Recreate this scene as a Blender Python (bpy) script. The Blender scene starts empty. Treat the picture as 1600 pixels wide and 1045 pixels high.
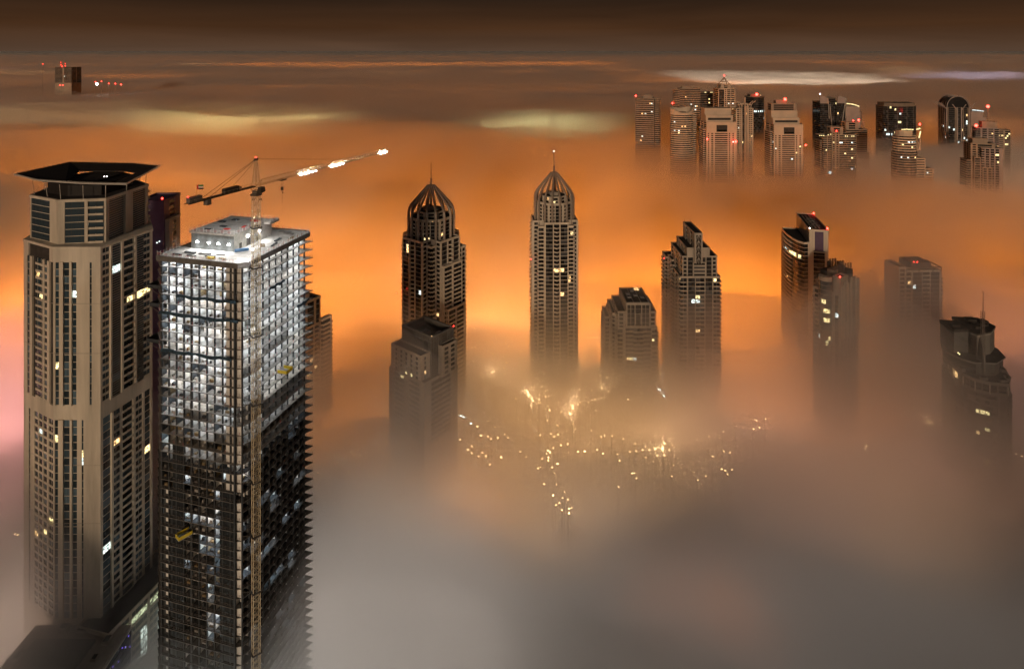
import bpy, bmesh, math, random
from mathutils import Vector, Matrix, noise
R = math.radians
S = bpy.context.scene
COL = S.collection
random.seed(7)

# ---------------------------------------------------------------- camera
F = 1000.0            # focal length in photo pixels (photo 1600 wide)
CAMZ = 280.0
GZ = -25.0            # street level
cam_d = bpy.data.cameras.new('camera')
cam = bpy.data.objects.new('camera', cam_d)
COL.objects.link(cam)
cam.location = (0, 0, CAMZ)
cam.rotation_euler = (R(90), 0, 0)
cam_d.sensor_width = 36.0
cam_d.lens = 36.0 * F / 1600.0
cam_d.shift_y = -(522.5 - 80.0) / 1600.0
cam_d.clip_start = 1.0
cam_d.clip_end = 120000.0
S.camera = cam

# ---------------------------------------------------------------- sky, added fill sun, exposure
SUN_EL, SUN_AZ = R(8), R(200)     # added fill sun from behind, standing in for city light on facades
w = bpy.data.worlds.new('World')
S.world = w
w.use_nodes = True
nt = w.node_tree
nt.nodes.clear()
wo = nt.nodes.new('ShaderNodeOutputWorld')
bg = nt.nodes.new('ShaderNodeBackground')
ge = nt.nodes.new('ShaderNodeTexCoord')
sx = nt.nodes.new('ShaderNodeSeparateXYZ')
cr = nt.nodes.new('ShaderNodeValToRGB')
nt.links.new(ge.outputs['Generated'], sx.inputs[0])
nt.links.new(sx.outputs['Z'], cr.inputs[0])
e = cr.color_ramp.elements
e[0].position = 0.0; e[0].color = (0.090, 0.052, 0.032, 1)
e[1].position = 1.0; e[1].color = (0.020, 0.018, 0.018, 1)
for p, c in ((0.012, (0.082, 0.043, 0.024, 1)), (0.035, (0.060, 0.026, 0.011, 1)), (0.080, (0.026, 0.014, 0.008, 1)), (0.3, (0.014, 0.010, 0.009, 1))):
    k = e.new(p); k.color = c
# faint stretched night cloud in the lower sky
mp_ = nt.nodes.new('ShaderNodeMapping'); mp_.inputs['Scale'].default_value = (2.2, 2.2, 30)
ns_ = nt.nodes.new('ShaderNodeTexNoise'); ns_.inputs['Scale'].default_value = 1.4; ns_.inputs['Detail'].default_value = 5; ns_.inputs['Distortion'].default_value = .4
mr_ = nt.nodes.new('ShaderNodeMapRange'); mr_.inputs['From Min'].default_value = .3; mr_.inputs['From Max'].default_value = .7
mr_.inputs['To Min'].default_value = .85; mr_.inputs['To Max'].default_value = 1.15
mx_ = nt.nodes.new('ShaderNodeVectorMath'); mx_.operation = 'SCALE'
nt.links.new(ge.outputs['Generated'], mp_.inputs[0]); nt.links.new(mp_.outputs[0], ns_.inputs['Vector']); nt.links.new(ns_.outputs['Fac'], mr_.inputs['Value'])
nt.links.new(cr.outputs[0], mx_.inputs[0]); nt.links.new(mr_.outputs[0], mx_.inputs['Scale'])
nt.links.new(mx_.outputs[0], bg.inputs['Color'])
bg.inputs['Strength'].default_value = 1.0
nt.links.new(bg.outputs[0], wo.inputs['Surface'])

sun_d = bpy.data.lights.new('fill_sun', 'SUN')
sun_d.energy = 1.4
sun_d.angle = R(5)
sun_d.color = (1.0, 0.72, 0.48)
sun = bpy.data.objects.new('fill_sun', sun_d)
COL.objects.link(sun)
sun.rotation_euler = (R(90) - SUN_EL, 0, -R(8))

S.view_settings.view_transform = 'Standard'
S.view_settings.look = 'None'
S.view_settings.gamma = 1.0
S.view_settings.exposure = 0.0
S.cycles.volume_bounces = 2
S.cycles.max_bounces = 5
S.cycles.diffuse_bounces = 2
S.cycles.glossy_bounces = 2
S.cycles.transmission_bounces = 2
S.cycles.sample_clamp_indirect = 4.0
S.cycles.use_denoising = True
S.cycles.use_adaptive_sampling = True
S.cycles.adaptive_threshold = 0.02
S.cycles.adaptive_min_samples = 40
S.cycles.light_sampling_threshold = 0.02

def P(px, py, d):
    """world point seen at photo pixel (px, py) at depth d"""
    return Vector(((px - 800.0) * d / F, d, CAMZ - (py - 80.0) * d / F))
def ZAT(py, d): return CAMZ - (py - 80.0) * d / F
def XAT(px, d): return (px - 800.0) * d / F

# ---------------------------------------------------------------- city glow: sodium and white street lighting under the fog
def district(x, y, sx_, sy_, col, rad, z=-22.0):
    l = bpy.data.lights.new('district_lamps', 'AREA')
    l.shape = 'ELLIPSE'; l.size = sx_; l.size_y = sy_
    l.color = col
    l.energy = rad * math.pi * sx_ * sy_ * math.pi / 4
    o = bpy.data.objects.new('district_lamps', l)
    COL.objects.link(o)
    o.location = (x, y, z)
    o.rotation_euler = (math.pi, 0, 0)
    return o
ORANGE = (1.0, 0.27, 0.03)
AMBER = (1.0, 0.52, 0.2)
PINK = (1.0, 0.42, 0.38)
GREY = (1.0, 0.88, 0.78)
DISTRICTS = [
    # x, y, sx, sy, colour, radiance
    (-330, 750, 620, 420, ORANGE, 4.6),
    (60, 790, 520, 360, ORANGE, 5.0),
    (430, 760, 420, 360, ORANGE, 3.6),
    (-60, 1120, 1400, 420, ORANGE, 7.0),
    (-420, 1500, 1500, 420, ORANGE, 6.0),
    (-150, 560, 130, 200, ORANGE, 5.0),
    (250, 560, 170, 150, ORANGE, 3.5),
    (400, 620, 160, 130, ORANGE, 4.5),
    (30, 600, 130, 90, AMBER, 2.5),
    (-900, 1250, 900, 600, ORANGE, 8.0),
    (0, 500, 320, 240, AMBER, 1.3),
    (-420, 420, 200, 380, PINK, 6.0),
    (240, 470, 260, 200, (1.0, 0.5, 0.3), 1.0),
    (440, 520, 160, 220, (1.0, 0.5, 0.42), 1.2),
    (-70, 290, 150, 150, GREY, 1.7),
    (130, 300, 300, 160, GREY, 0.3),
    (820, 1100, 560, 520, (1.0, 0.6, 0.34), 3.0),
    (-120, 230, 70, 90, (0.85, 1.0, 0.95), 2.6),
    (100, 1760, 300, 300, (0.85, 0.88, 0.40), 30.0),
    (-780, 1800, 560, 320, (1.0, 0.78, 0.30), 34.0),
    (-1500, 1800, 900, 420, AMBER, 6.0),
    (1900, 4600, 1500, 1900, (1.0, 0.80, 0.58), 9.0),
    (3600, 4700, 1300, 1100, (0.85, 0.75, 1.0), 9.0),
    (-1400, 8500, 5600, 2600, ORANGE, 4.0),
    (0, 20000, 60000, 34000, ORANGE, 1.6),
    (0, 48500, 130000, 23000, ORANGE, 1.6),  # added panel, brightening the dark far end of the fog
    (0, 2600, 5200, 1500, ORANGE, 1.8),
    (900, 1600, 1300, 600, ORANGE, 6.5),
    (700, 880, 420, 260, ORANGE, 5.0),
    (-252, 300, 90, 130, (1.0, 0.72, 0.56), 1.9),
    (-6000, 6000, 2600, 1200, PINK, 12.0),
]
K = 3.1
for a in DISTRICTS: district(*a[:5], a[5] * K)
rd = random.Random(21)
for i in range(46):                      # random patches added to mottle the fog glow
    y = rd.uniform(600, 1350); x = rd.uniform(-.72, .42) * y
    district(x, y, rd.uniform(110, 380), rd.uniform(35, 85), ORANGE if rd.random() < .75 else AMBER, rd.uniform(14, 80))
for i in range(16):
    y = rd.uniform(330, 620); x = rd.uniform(-.25, .8) * y
    district(x, y, rd.uniform(30, 90), rd.uniform(25, 60), rd.choice((AMBER, ORANGE, GREY, PINK)), rd.uniform(1.2, 4))
for i in range(26):
    y = rd.uniform(1500, 9000); x = rd.uniform(-.8, .8) * y
    district(x, y, rd.uniform(.05, .22) * y, rd.uniform(.04, .12) * y, rd.choice((ORANGE, AMBER)), rd.uniform(4, 16))

# ---------------------------------------------------------------- helpers
def tag(o, label=None, cat=None, group=None, kind=None):
    if label: o['label'] = label
    if cat: o['category'] = cat
    if group: o['group'] = group
    if kind: o['kind'] = kind
    return o
def empty(name, loc=(0, 0, 0), rz=0.0):
    o = bpy.data.objects.new(name, None)
    COL.objects.link(o)
    o.location = loc
    o.rotation_euler = (0, 0, rz)
    return o

# ---------------------------------------------------------------- fog: layers of even density, each with an undulating top
def sm(a, b, t):
    t = max(0.0, min(1.0, (t - a) / (b - a)))
    return t * t * (3 - 2 * t)
BUMPS = [
    (-176, 288, 36, 80, -66), (-52, 285, 40, 50, 16), (-105, 190, 45, 55, -40), (-84, 410, 50, 44, 62), (332, 525, 60, 50, 66), (254, 452, 46, 48, 52), (-215, 250, 50, 50, 10), (-262, 300, 36, 50, 14),
    (330, 395, 60, 50, 8), (20, 440, 130, 70, -22), (90, 400, 120, 50, -12), (80, 1760, 260, 200, -22), (-770, 1800, 400, 250, -22), (1900, 4300, 900, 700, -30),
    # x, y, radius x, radius y, dz
]
def fog_top(x, y, k, ph):
    d = y
    base = 72 + 34 * sm(480, 1000, d)
    wx = x + 90 * noise.noise(Vector((x / 260 + 5, y / 200, ph + 4)))
    wy = y + 50 * noise.noise(Vector((x / 240 + 15, y / 200, ph + 7)))
    n1 = noise.noise(Vector((wx / 300 + ph, wy / 120, ph)))
    n2 = noise.noise(Vector((wx / 120 + 7 + ph, wy / 55, 3 + ph)))
    n3 = noise.noise(Vector((x / 2300 + 3, y / 620, ph + 9))) + .45 * noise.noise(Vector((x / 800 + 3, y / 230, ph + 2))) * (1 - sm(5000, 9000, d))
    n5 = noise.noise(Vector((x / 11000 + 1, y / 2300, ph + 1))) * sm(4000, 9000, d)
    far = sm(1100, 2600, d)
    n4 = noise.noise(Vector((wx / 52 + ph, wy / 30, 11 + ph)))
    z = base + 34 * n1 + (24 * n2 + 10 * n4) * (1 - far) + 46 * n3 * far + 55 * n5 * (1 - sm(30000, 50000, d)) + 120 * sm(16000, 56000, d)
    for bx, by, rx, ry, dz in BUMPS:
        q = ((x - bx) / rx) ** 2 + ((y - by) / ry) ** 2
        if q < 9: z += dz * math.exp(-q)
    return max(3.0, z * (k + (1 - k) * sm(20000, 40000, d)) - (1.07 - k) * 9)
def fog_layer(k, dens, ph, label):
    ys = []
    y = -400.0
    while y < 58000:
        ys.append(y)
        y += 15 if y < 1300 else y * 0.02
    ys.append(58500.0)
    nx = 120
    verts, faces = [], []
    for y in ys:
        half = 900 + max(0, y) * 1.15
        for i in range(nx + 1):
            x = -half + 2 * half * i / nx
            verts.append((x, y, fog_top(x, y, k, ph)))
    W = nx + 1
    for j in range(len(ys) - 1):
        for i in range(nx):
            a = j * W + i
            faces.append((a, a + 1, a + W + 1, a + W))
    n0 = len(verts)
    rim = [i for i in range(W)] + [(j) * W + nx for j in range(1, len(ys))] + [(len(ys) - 1) * W + i for i in range(nx - 1, -1, -1)] + [j * W for j in range(len(ys) - 2, 0, -1)]
    for r in rim:
        v = verts[r]; verts.append((v[0], v[1], GZ - 1.0))
    m = len(rim)
    for q in range(m):
        a, b = rim[q], rim[(q + 1) % m]
        faces.append((b, a, n0 + q, n0 + (q + 1) % m))
    faces.append(tuple(n0 + q for q in range(m - 1, -1, -1)))
    me = bpy.data.meshes.new('haze')
    me.from_pydata(verts, [], faces)
    for p in me.polygons: p.use_smooth = True
    o = bpy.data.objects.new('haze', me)
    COL.objects.link(o)
    mt = bpy.data.materials.new('fog')
    mt.use_nodes = True
    t = mt.node_tree; t.nodes.clear()
    out = t.nodes.new('ShaderNodeOutputMaterial')
    v = t.nodes.new('ShaderNodeVolumePrincipled')
    v.inputs['Color'].default_value = (0.84, 0.83, 0.82, 1)
    v.inputs['Density'].default_value = dens
    v.inputs['Anisotropy'].default_value = 0.2
    t.links.new(v.outputs[0], out.inputs['Volume'])
    me.materials.append(mt)
    tag(o, label, kind='stuff')
    return o
fog_layer(1.07, 0.0028, 0.0, 'thin upper veil of the night fog sea')
fog_layer(0.90, 0.0100, 1.3, 'soft upper layer of the night fog sea')
fog_layer(0.70, 0.0070, 2.3, 'middle layer of the night fog sea')
fog_layer(0.45, 0.0180, 5.1, 'dense lowest layer of fog over the streets')

# ---------------------------------------------------------------- materials
MATS = {}
def mat(name, col, rough=0.8, metal=0.0, var=0.12, scale=0.25, spec=0.4, streak=False):
    if name in MATS: return MATS[name]
    m = bpy.data.materials.new(name); m.use_nodes = True
    t = m.node_tree; b = t.nodes['Principled BSDF']
    b.inputs['Roughness'].default_value = rough
    b.inputs['Metallic'].default_value = metal
    b.inputs['Specular IOR Level'].default_value = spec
    if var > 0:
        tc = t.nodes.new('ShaderNodeTexCoord')
        mp = t.nodes.new('ShaderNodeMapping')
        if streak: mp.inputs['Scale'].default_value = (1, 1, 0.12)
        n = t.nodes.new('ShaderNodeTexNoise'); n.inputs['Scale'].default_value = scale; n.inputs['Detail'].default_value = 6
        n.inputs['Roughness'].default_value = 0.65
        r = t.nodes.new('ShaderNodeValToRGB')
        r.color_ramp.elements[0].position = 0.3; r.color_ramp.elements[1].position = 0.72
        r.color_ramp.elements[0].color = (*[c * (1 - 2.2 * var) for c in col], 1)
        r.color_ramp.elements[1].color = (*[min(1, c * (1 + var)) for c in col], 1)
        t.links.new(tc.outputs['Object'], mp.inputs[0]); t.links.new(mp.outputs[0], n.inputs['Vector'])
        t.links.new(n.outputs['Fac'], r.inputs[0]); t.links.new(r.outputs[0], b.inputs['Base Color'])
    else:
        b.inputs['Base Color'].default_value = (*col, 1)
    MATS[name] = m
    return m
def glassmat(name, col, rough=0.12):
    """dark unlit window glass, each pane a little different"""
    if name in MATS: return MATS[name]
    m = bpy.data.materials.new(name); m.use_nodes = True
    t = m.node_tree; b = t.nodes['Principled BSDF']
    g = t.nodes.new('ShaderNodeNewGeometry')
    r = t.nodes.new('ShaderNodeValToRGB')
    r.color_ramp.interpolation = 'CONSTANT'
    es = r.color_ramp.elements
    es[0].position = 0; es[0].color = (*[c * 0.6 for c in col], 1)
    es[1].position = 0.85; es[1].color = (*[min(1, c * 2.6 + 0.015) for c in col], 1)
    k = es.new(0.35); k.color = (*col, 1)
    k = es.new(0.65); k.color = (*[c * 1.5 for c in col], 1)
    t.links.new(g.outputs['Random Per Island'], r.inputs[0])
    t.links.new(r.outputs[0], b.inputs['Base Color'])
    b.inputs['Roughness'].default_value = rough
    b.inputs['Specular IOR Level'].default_value = 0.7
    MATS[name] = m
    return m
def lampmat(name, col, st, noisy=False, sample=False):
    if name in MATS: return MATS[name]
    m = bpy.data.materials.new(name); m.use_nodes = True
    t = m.node_tree; t.nodes.clear()
    o = t.nodes.new('ShaderNodeOutputMaterial'); e = t.nodes.new('ShaderNodeEmission')
    e.inputs['Color'].default_value = (*col, 1); e.inputs['Strength'].default_value = st
    if noisy:
        tc = t.nodes.new('ShaderNodeTexCoord'); n = t.nodes.new('ShaderNodeTexNoise')
        n.inputs['Scale'].default_value = 0.9; n.inputs['Detail'].default_value = 3
        mr = t.nodes.new('ShaderNodeMapRange')
        mr.inputs['From Min'].default_value = 0.38; mr.inputs['From Max'].default_value = 0.62
        mr.inputs['To Min'].default_value = 0.12 * st; mr.inputs['To Max'].default_value = 1.5 * st
        t.links.new(tc.outputs['Object'], n.inputs['Vector']); t.links.new(n.outputs['Fac'], mr.inputs['Value'])
        t.links.new(mr.outputs[0], e.inputs['Strength'])
    t.links.new(e.outputs[0], o.inputs['Surface'])
    m.cycles.emission_sampling = 'AUTO' if sample else 'NONE'
    MATS[name] = m
    return m
LIT_WARM = lampmat('lit_room_warm', (1.0, 0.60, 0.24), 2.2, True)
LIT_WHITE = lampmat('lit_room_white', (0.85, 1.0, 0.95), 1.8, True)
LIT_YELLOW = lampmat('lit_room_yellow', (1.0, 0.80, 0.36), 2.2, True)
RED = lampmat('red_warning_lamp', (1.0, 0.03, 0.02), 22.0)
WHITE_LAMP = lampmat('white_floodlamp', (1.0, 0.96, 0.92), 40.0)
TIPLAMP = lampmat('small_white_lamp', (1.0, 0.85, 0.8), 9.0)

# ---------------------------------------------------------------- mesh builder
class MB:
    def __init__(self, mats=None):
        self.v, self.f, self.m, self.mats = [], [], [], list(mats) if mats else []
    def mi(self, m):
        if m not in self.mats: self.mats.append(m)
        return self.mats.index(m)
    def hexa(self, p, m):
        """p: bottom 4 (ccw from above) then top 4"""
        n = len(self.v); self.v += [tuple(q) for q in p]
        k = self.mi(m)
        for q in ((3, 2, 1, 0), (4, 5, 6, 7), (0, 1, 5, 4), (1, 2, 6, 5), (2, 3, 7, 6), (3, 0, 4, 7)):
            self.f.append(tuple(n + i for i in q)); self.m.append(k)
    def box(self, x0, x1, y0, y1, z0, z1, m):
        self.hexa([(x0, y0, z0), (x1, y0, z0), (x1, y1, z0), (x0, y1, z0), (x0, y0, z1), (x1, y0, z1), (x1, y1, z1), (x0, y1, z1)], m)
    def prism(self, poly, z0, z1, m, cap=None, ztop=None):
        """poly ccw 2d; ztop optional list of top heights"""
        n = len(self.v); c = len(poly)
        self.v += [(x, y, z0) for x, y in poly] + [(x, y, ztop[i] if ztop else z1) for i, (x, y) in enumerate(poly)]
        k = self.mi(m); kc = self.mi(cap) if cap else k
        for i in range(c):
            j = (i + 1) % c
            self.f.append((n + i, n + j, n + c + j, n + c + i)); self.m.append(k)
        self.f.append(tuple(n + c + i for i in range(c))); self.m.append(kc)
        self.f.append(tuple(n + i for i in range(c - 1, -1, -1))); self.m.append(k)
    def ring(self, outer, inner, z0, z1, m):
        n = len(self.v); c = len(outer); k = self.mi(m)
        for pl, z in ((outer, z0), (inner, z0), (outer, z1), (inner, z1)):
            self.v += [(x, y, z) for x, y in pl]
        for i in range(c):
            j = (i + 1) % c
            o0, i0, o1, i1 = n, n + c, n + 2 * c, n + 3 * c
            for q in ((o0 + i, o0 + j, o1 + j, o1 + i), (i0 + j, i0 + i, i1 + i, i1 + j), (o1 + i, o1 + j, i1 + j, i1 + i), (o0 + j, o0 + i, i0 + i, i0 + j)):
                self.f.append(q); self.m.append(k)
    def bar(self, a, b, r, m, sides=4, r2=None):
        a, b = Vector(a), Vector(b); d = b - a
        if d.length < 1e-6: return
        d.normalize()
        up = Vector((0, 0, 1)) if abs(d.z) < 0.9 else Vector((1, 0, 0))
        s = d.cross(up).normalized(); t = s.cross(d).normalized()
        r2 = r if r2 is None else r2
        n = len(self.v); k = self.mi(m)
        for p, rr in ((a, r), (b, r2)):
            for i in range(sides):
                an = 2 * math.pi * (i + 0.5) / sides
                q = p + s * (math.cos(an) * rr) + t * (math.sin(an) * rr)
                self.v.append(tuple(q))
        for i in range(sides):
            j = (i + 1) % sides
            self.f.append((n + i, n + j, n + sides + j, n + sides + i)); self.m.append(k)
        self.f.append(tuple(n + i for i in range(sides - 1, -1, -1))); self.m.append(k)
        self.f.append(tuple(n + sides + i for i in range(sides))); self.m.append(k)
    def path(self, pts, r, m, sides=4, r2=None):
        c = len(pts) - 1
        for i in range(c):
            ra = r if r2 is None else r + (r2 - r) * i / c
            rb = r if r2 is None else r + (r2 - r) * (i + 1) / c
            self.bar(pts[i], pts[i + 1], ra, m, sides, rb)
    def ball(self, c, r, m, n1=8, n2=5):
        n = len(self.v); k = self.mi(m)
        self.v.append((c[0], c[1], c[2] - r))
        for j in range(1, n2):
            a = math.pi * j / n2
            for i in range(n1):
                b = 2 * math.pi * i / n1
                self.v.append((c[0] + r * math.sin(a) * math.cos(b), c[1] + r * math.sin(a) * math.sin(b), c[2] - r * math.cos(a)))
        self.v.append((c[0], c[1], c[2] + r))
        e = len(self.v) - 1
        for i in range(n1):
            i2 = (i + 1) % n1
            self.f.append((n, n + 1 + i2, n + 1 + i)); self.m.append(k)
            for j in range(n2 - 2):
                a = n + 1 + j * n1
                self.f.append((a + i, a + i2, a + n1 + i2, a + n1 + i)); self.m.append(k)
            a = n + 1 + (n2 - 2) * n1
            self.f.append((a + i, a + i2, e)); self.m.append(k)
    def merge(self, o):
        n = len(self.v); self.v += o.v
        mp = [self.mi(x) for x in o.mats]
        self.f += [tuple(n + i for i in q) for q in o.f]; self.m += [mp[i] for i in o.m]
    def build(self, name, parent=None, smooth=False):
        if not self.v: return None
        me = bpy.data.meshes.new(name); me.from_pydata(self.v, [], self.f)
        for m in self.mats: me.materials.append(m)
        me.polygons.foreach_set('material_index', self.m)
        if smooth: me.polygons.foreach_set('use_smooth', [True] * len(me.polygons))
        o = bpy.data.objects.new(name, me); COL.objects.link(o)
        if parent is not None: o.parent = parent
        return o

# ---------------------------------------------------------------- towers
class Tower:
    """local frame at the base; facades add wall mass plus windows and balconies as separate pieces"""
    def __init__(s, name, label, cat, loc, rz=0.0, group=None, wall=None, glass=None, fog=0.0, dark=None):
        s.root = empty(name, (loc[0], loc[1], GZ), rz)
        tag(s.root, label, cat, group)
        s.loc = Vector((loc[0], loc[1], GZ)); s.rot = Matrix.Rotation(rz, 3, 'Z')
        s.wall, s.glass, s.dark = wall, glass, dark or wall
        s.mb = {}; s.pc = {}; s.lit = []; s.fog = fog
    def part(s, name):
        if name not in s.mb: s.mb[name] = MB()
        return s.mb[name]
    def wp(s, p): return s.loc + s.rot @ Vector(p)
    def piece(s, kind, mb, c, n):
        w_ = s.wp(c); d = max(1.0, w_.y)
        facing = (s.rot @ Vector(n)).dot(Vector((0, 0, CAMZ)) - w_) > 0
        px = 800 + F * w_.x / d; py = 80 + F * (CAMZ - w_.z) / d
        ok = facing and -10 < px < 1610 and py < 1050
        s.pc.setdefault(kind, []).append([w_.z if ok else -1e6, mb, px, py, facing])
    def facade(s, A, B, z0, z1, nf, bays, wall=None, glass=None, bal=1.2, spn=0.32, pl=True):
        """A->B counter-clockwise seen from above; bays 'S2 W3 ...'"""
        wall = wall or s.wall; glass = glass or s.glass
        A, B = Vector(A), Vector(B); L = (B - A).length; u = (B - A) / L; n = Vector((u.y, -u.x))
        bl = []
        for q in bays.split():
            bl.append((q[0], float(q[1:] or 1)))
        tot = sum(b for _, b in bl)
        fh = (z1 - z0) / nf
        def bx(mb, s0, s1, d0, d1, za, zb, m):
            c = [A + u * s0 + n * d0, A + u * s1 + n * d0, A + u * s1 + n * d1, A + u * s0 + n * d1]
            # ccw from above: outer edge first
            c = [c[3], c[2], c[1], c[0]]
            mb.hexa([(p.x, p.y, za) for p in c] + [(p.x, p.y, zb) for p in c], m)
        W = s.part('wall')
        pos = 0.006
        for ty, wd in bl:
            s0 = pos; s1 = pos + wd / tot * (L - 0.012); pos = s1
            mid = A + u * ((s0 + s1) / 2)
            if ty == 'S': bx(W, s0, s1, -1, 0, z0, z1, wall); continue
            if ty == 'P': bx(W, s0, s1, -1, 0.7, z0, z1 + 0.3, wall); continue
            if ty == 'D': bx(W, s0, s1, -1.1, -0.8, z0, z1, s.dark); continue
            cells = max(1, math.ceil((s1 - s0) / (5.6 if s.loc.y < 400 else (3.8 if s.loc.y < 800 else 3.0)))) if ty in 'WGB' else 1
            S0, S1 = s0, s1
            for kc in range(nf * cells):
                k = kc // cells; ic = kc % cells
                s0 = S0 + (S1 - S0) * ic / cells; s1 = S0 + (S1 - S0) * (ic + 1) / cells; mid = A + u * ((s0 + s1) / 2)
                za = z0 + k * fh; zb = za + fh
                if ty == 'W':
                    
                    if ic == 0: bx(W, S0, S1, -1, -0.06, za, za + fh * spn, wall)
                    m = MB(); cnt = max(1, round((s1 - s0) / 2.2)); q = (s1 - s0) / cnt
                    bx(m, s0 + 0.05, s1 - 0.05, -0.9, -0.42, za + fh * spn, zb - 0.01, glass)
                    for i in range(1, cnt): bx(m, s0 + q * i - 0.05, s0 + q * i + 0.05, -0.5, -0.3, za + fh * spn, zb - 0.012, wall)
                    s.piece('window', m, (mid.x, mid.y, za + fh * .6), (n.x, n.y, 0))
                elif ty == 'G':
                    
                    if ic == 0: bx(W, S0, S1, -1, -0.2, za, za + 0.28, wall if pl else s.dark)
                    m = MB(); bx(m, s0, s1, -0.9, -0.32, za + 0.28, zb - 0.01, glass)
                    cnt = max(1, round((s1 - s0) / 1.6)); q = (s1 - s0) / cnt
                    for i in range(1, cnt): bx(m, s0 + q * i - 0.04, s0 + q * i + 0.04, -0.33, -0.26, za + 0.3, zb - 0.012, s.dark)
                    s.piece('window', m, (mid.x, mid.y, za + fh * .6), (n.x, n.y, 0))
                elif ty == 'L':
                    m = MB(); bx(m, s0, s1, -0.9, -0.45, za, zb - 0.01, glass)
                    for i in range(3): bx(m, s0, s1, -0.46, -0.2, za + fh * (i + .3) / 3, za + fh * (i + .3) / 3 + 0.13, wall)
                    s.piece('window', m, (mid.x, mid.y, za + fh * .6), (n.x, n.y, 0))
                elif ty in 'BC':
                    m = MB()
                    if ty == 'B':
                        bx(m, s0, s1, -1.0, bal, za, za + 0.22, wall)
                        bx(m, s0, s1, bal - 0.12, bal, za + 0.2, za + 1.05, wall)
                        bx(m, s0, s0 + 0.1, -0.2, bal - 0.12, za + 0.2, za + 1.0, wall)
                        bx(m, s1 - 0.1, s1, -0.2, bal - 0.12, za + 0.2, za + 1.0, wall)
                    else:
                        h = (s1 + s0) / 2
                        pts = [A + u * s0 + n * 0.1, A + u * h + n * (bal + 1.3), A + u * s1 + n * 0.1, A + u * s1 + n * -1, A + u * s0 + n * -1]
                        pts2 = [A + u * s0 + n * 0.1, A + u * h + n * (bal + 1.3), A + u * s1 + n * 0.1, A + u * s1 + n * -0.05, A + u * h + n * (bal + 1.12), A + u * s0 + n * -0.05]
                        m.prism([(p.x, p.y) for p in pts], za, za + 0.22, wall)
                        m.prism([(p.x, p.y) for p in pts2], za + 0.215, za + 1.05, wall)
                    s.piece('balcony', m, (mid.x + n.x, mid.y + n.y, za + 0.6), (n.x, n.y, 0))
                    m = MB(); bx(m, s0 + 0.1, s1 - 0.1, -1.0, -0.88, za + 0.25, zb - 0.3, glass)
                    s.piece('window', m, (mid.x, mid.y, za + fh * .6), (n.x, n.y, 0))
                    
                    if ic == 0: bx(W, S0, S1, -1.0, -0.8, zb - 0.3, zb, wall)
    def block(s, x0, x1, y0, y1, z0, z1, fh, fr, rt=None, bk=None, lf=None, zf=None, roof=None, par=0.9, **kw):
        """rectangular tier; facades from zf up, plain wall below (deep in the fog)"""
        rt = rt or fr; bk = bk or fr; lf = lf or rt
        z0 -= GZ; z1 -= GZ; zf = (zf - GZ) if zf is not None else z0
        zf = max(zf, z0)
        W = s.part('wall'); wall = kw.get('wall') or s.wall
        W.box(x0 + 1, x1 - 1, y0 + 1, y1 - 1, z0, z1 - 0.02, s.dark)
        if zf > z0 + 1: W.box(x0 + .01, x1 - .01, y0 + .01, y1 - .01, z0, zf - 0.01, wall)
        nf = max(1, round((z1 - zf) / fh))
        zc = (z1 - 0.9)
        c = [(x0, y0), (x1, y0), (x1, y1), (x0, y1)]
        for i, b in enumerate((fr, rt, bk, lf)):
            s.facade(c[i], c[(i + 1) % 4], zf, zc, nf, b, **kw)
        Rf = s.part('roof')
        e = 0.18
        Rf.box(x0 - e, x1 + e, y0 - e, y1 + e, zc, z1 - 0.3, wall)
        Rf.box(x0 + .6, x1 - .6, y0 + .6, y1 - .6, z1 - 0.32, z1 - 0.28, roof or s.dark)
        if par > 0:
            Rf.ring([(x0 - e, y0 - e), (x1 + e, y0 - e), (x1 + e, y1 + e), (x0 - e, y1 + e)], [(x0 + .4, y0 + .4), (x1 - .4, y0 + .4), (x1 - .4, y1 - .4), (x0 + .4, y1 - .4)], z1 - 0.3, z1 + par, wall)
    def poly(s, pts, z0, z1, fh, bays, zf=None, par=0.9, roof=None, **kw):
        """polygonal tier (ccw); bays: list per edge or one string"""
        z0 -= GZ; z1 -= GZ; zf = (zf - GZ) if zf is not None else z0; zf = max(zf, z0)
        W = s.part('wall'); wall = kw.get('wall') or s.wall
        cx = sum(p[0] for p in pts) / len(pts); cy = sum(p[1] for p in pts) / len(pts)
        def inset(d):
            o = []
            c = len(pts)
            for i in range(c):
                a, b, e = Vector(pts[i - 1]), Vector(pts[i]), Vector(pts[(i + 1) % c])
                u1 = (b - a).normalized(); u2 = (e - b).normalized()
                n1 = Vector((-u1.y, u1.x)); n2 = Vector((-u2.y, u2.x))
                k = 1 + n1.dot(n2)
                q = b + (n1 + n2) * (d / max(k, .3))
                o.append((q.x, q.y))
            return o
        W.prism(inset(1.0), z0, z1 - 0.02, s.dark)
        if zf > z0 + 1: W.prism(inset(0.01), z0, zf - .01, wall)
        nf = max(1, round((z1 - zf) / fh)); zc = z1 - 0.9
        for i in range(len(pts)):
            b = bays if isinstance(bays, str) else bays[i % len(bays)]
            s.facade(pts[i], pts[(i + 1) % len(pts)], zf, zc, nf, b, **kw)
        Rf = s.part('roof')
        Rf.prism(inset(-0.18), zc, z1 - 0.3, wall)
        Rf.prism(inset(0.5), z1 - 0.32, z1 - 0.28, roof or s.dark)
        if par > 0: Rf.ring(inset(-0.18), inset(0.4), z1 - 0.3, z1 + par, wall)
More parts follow.
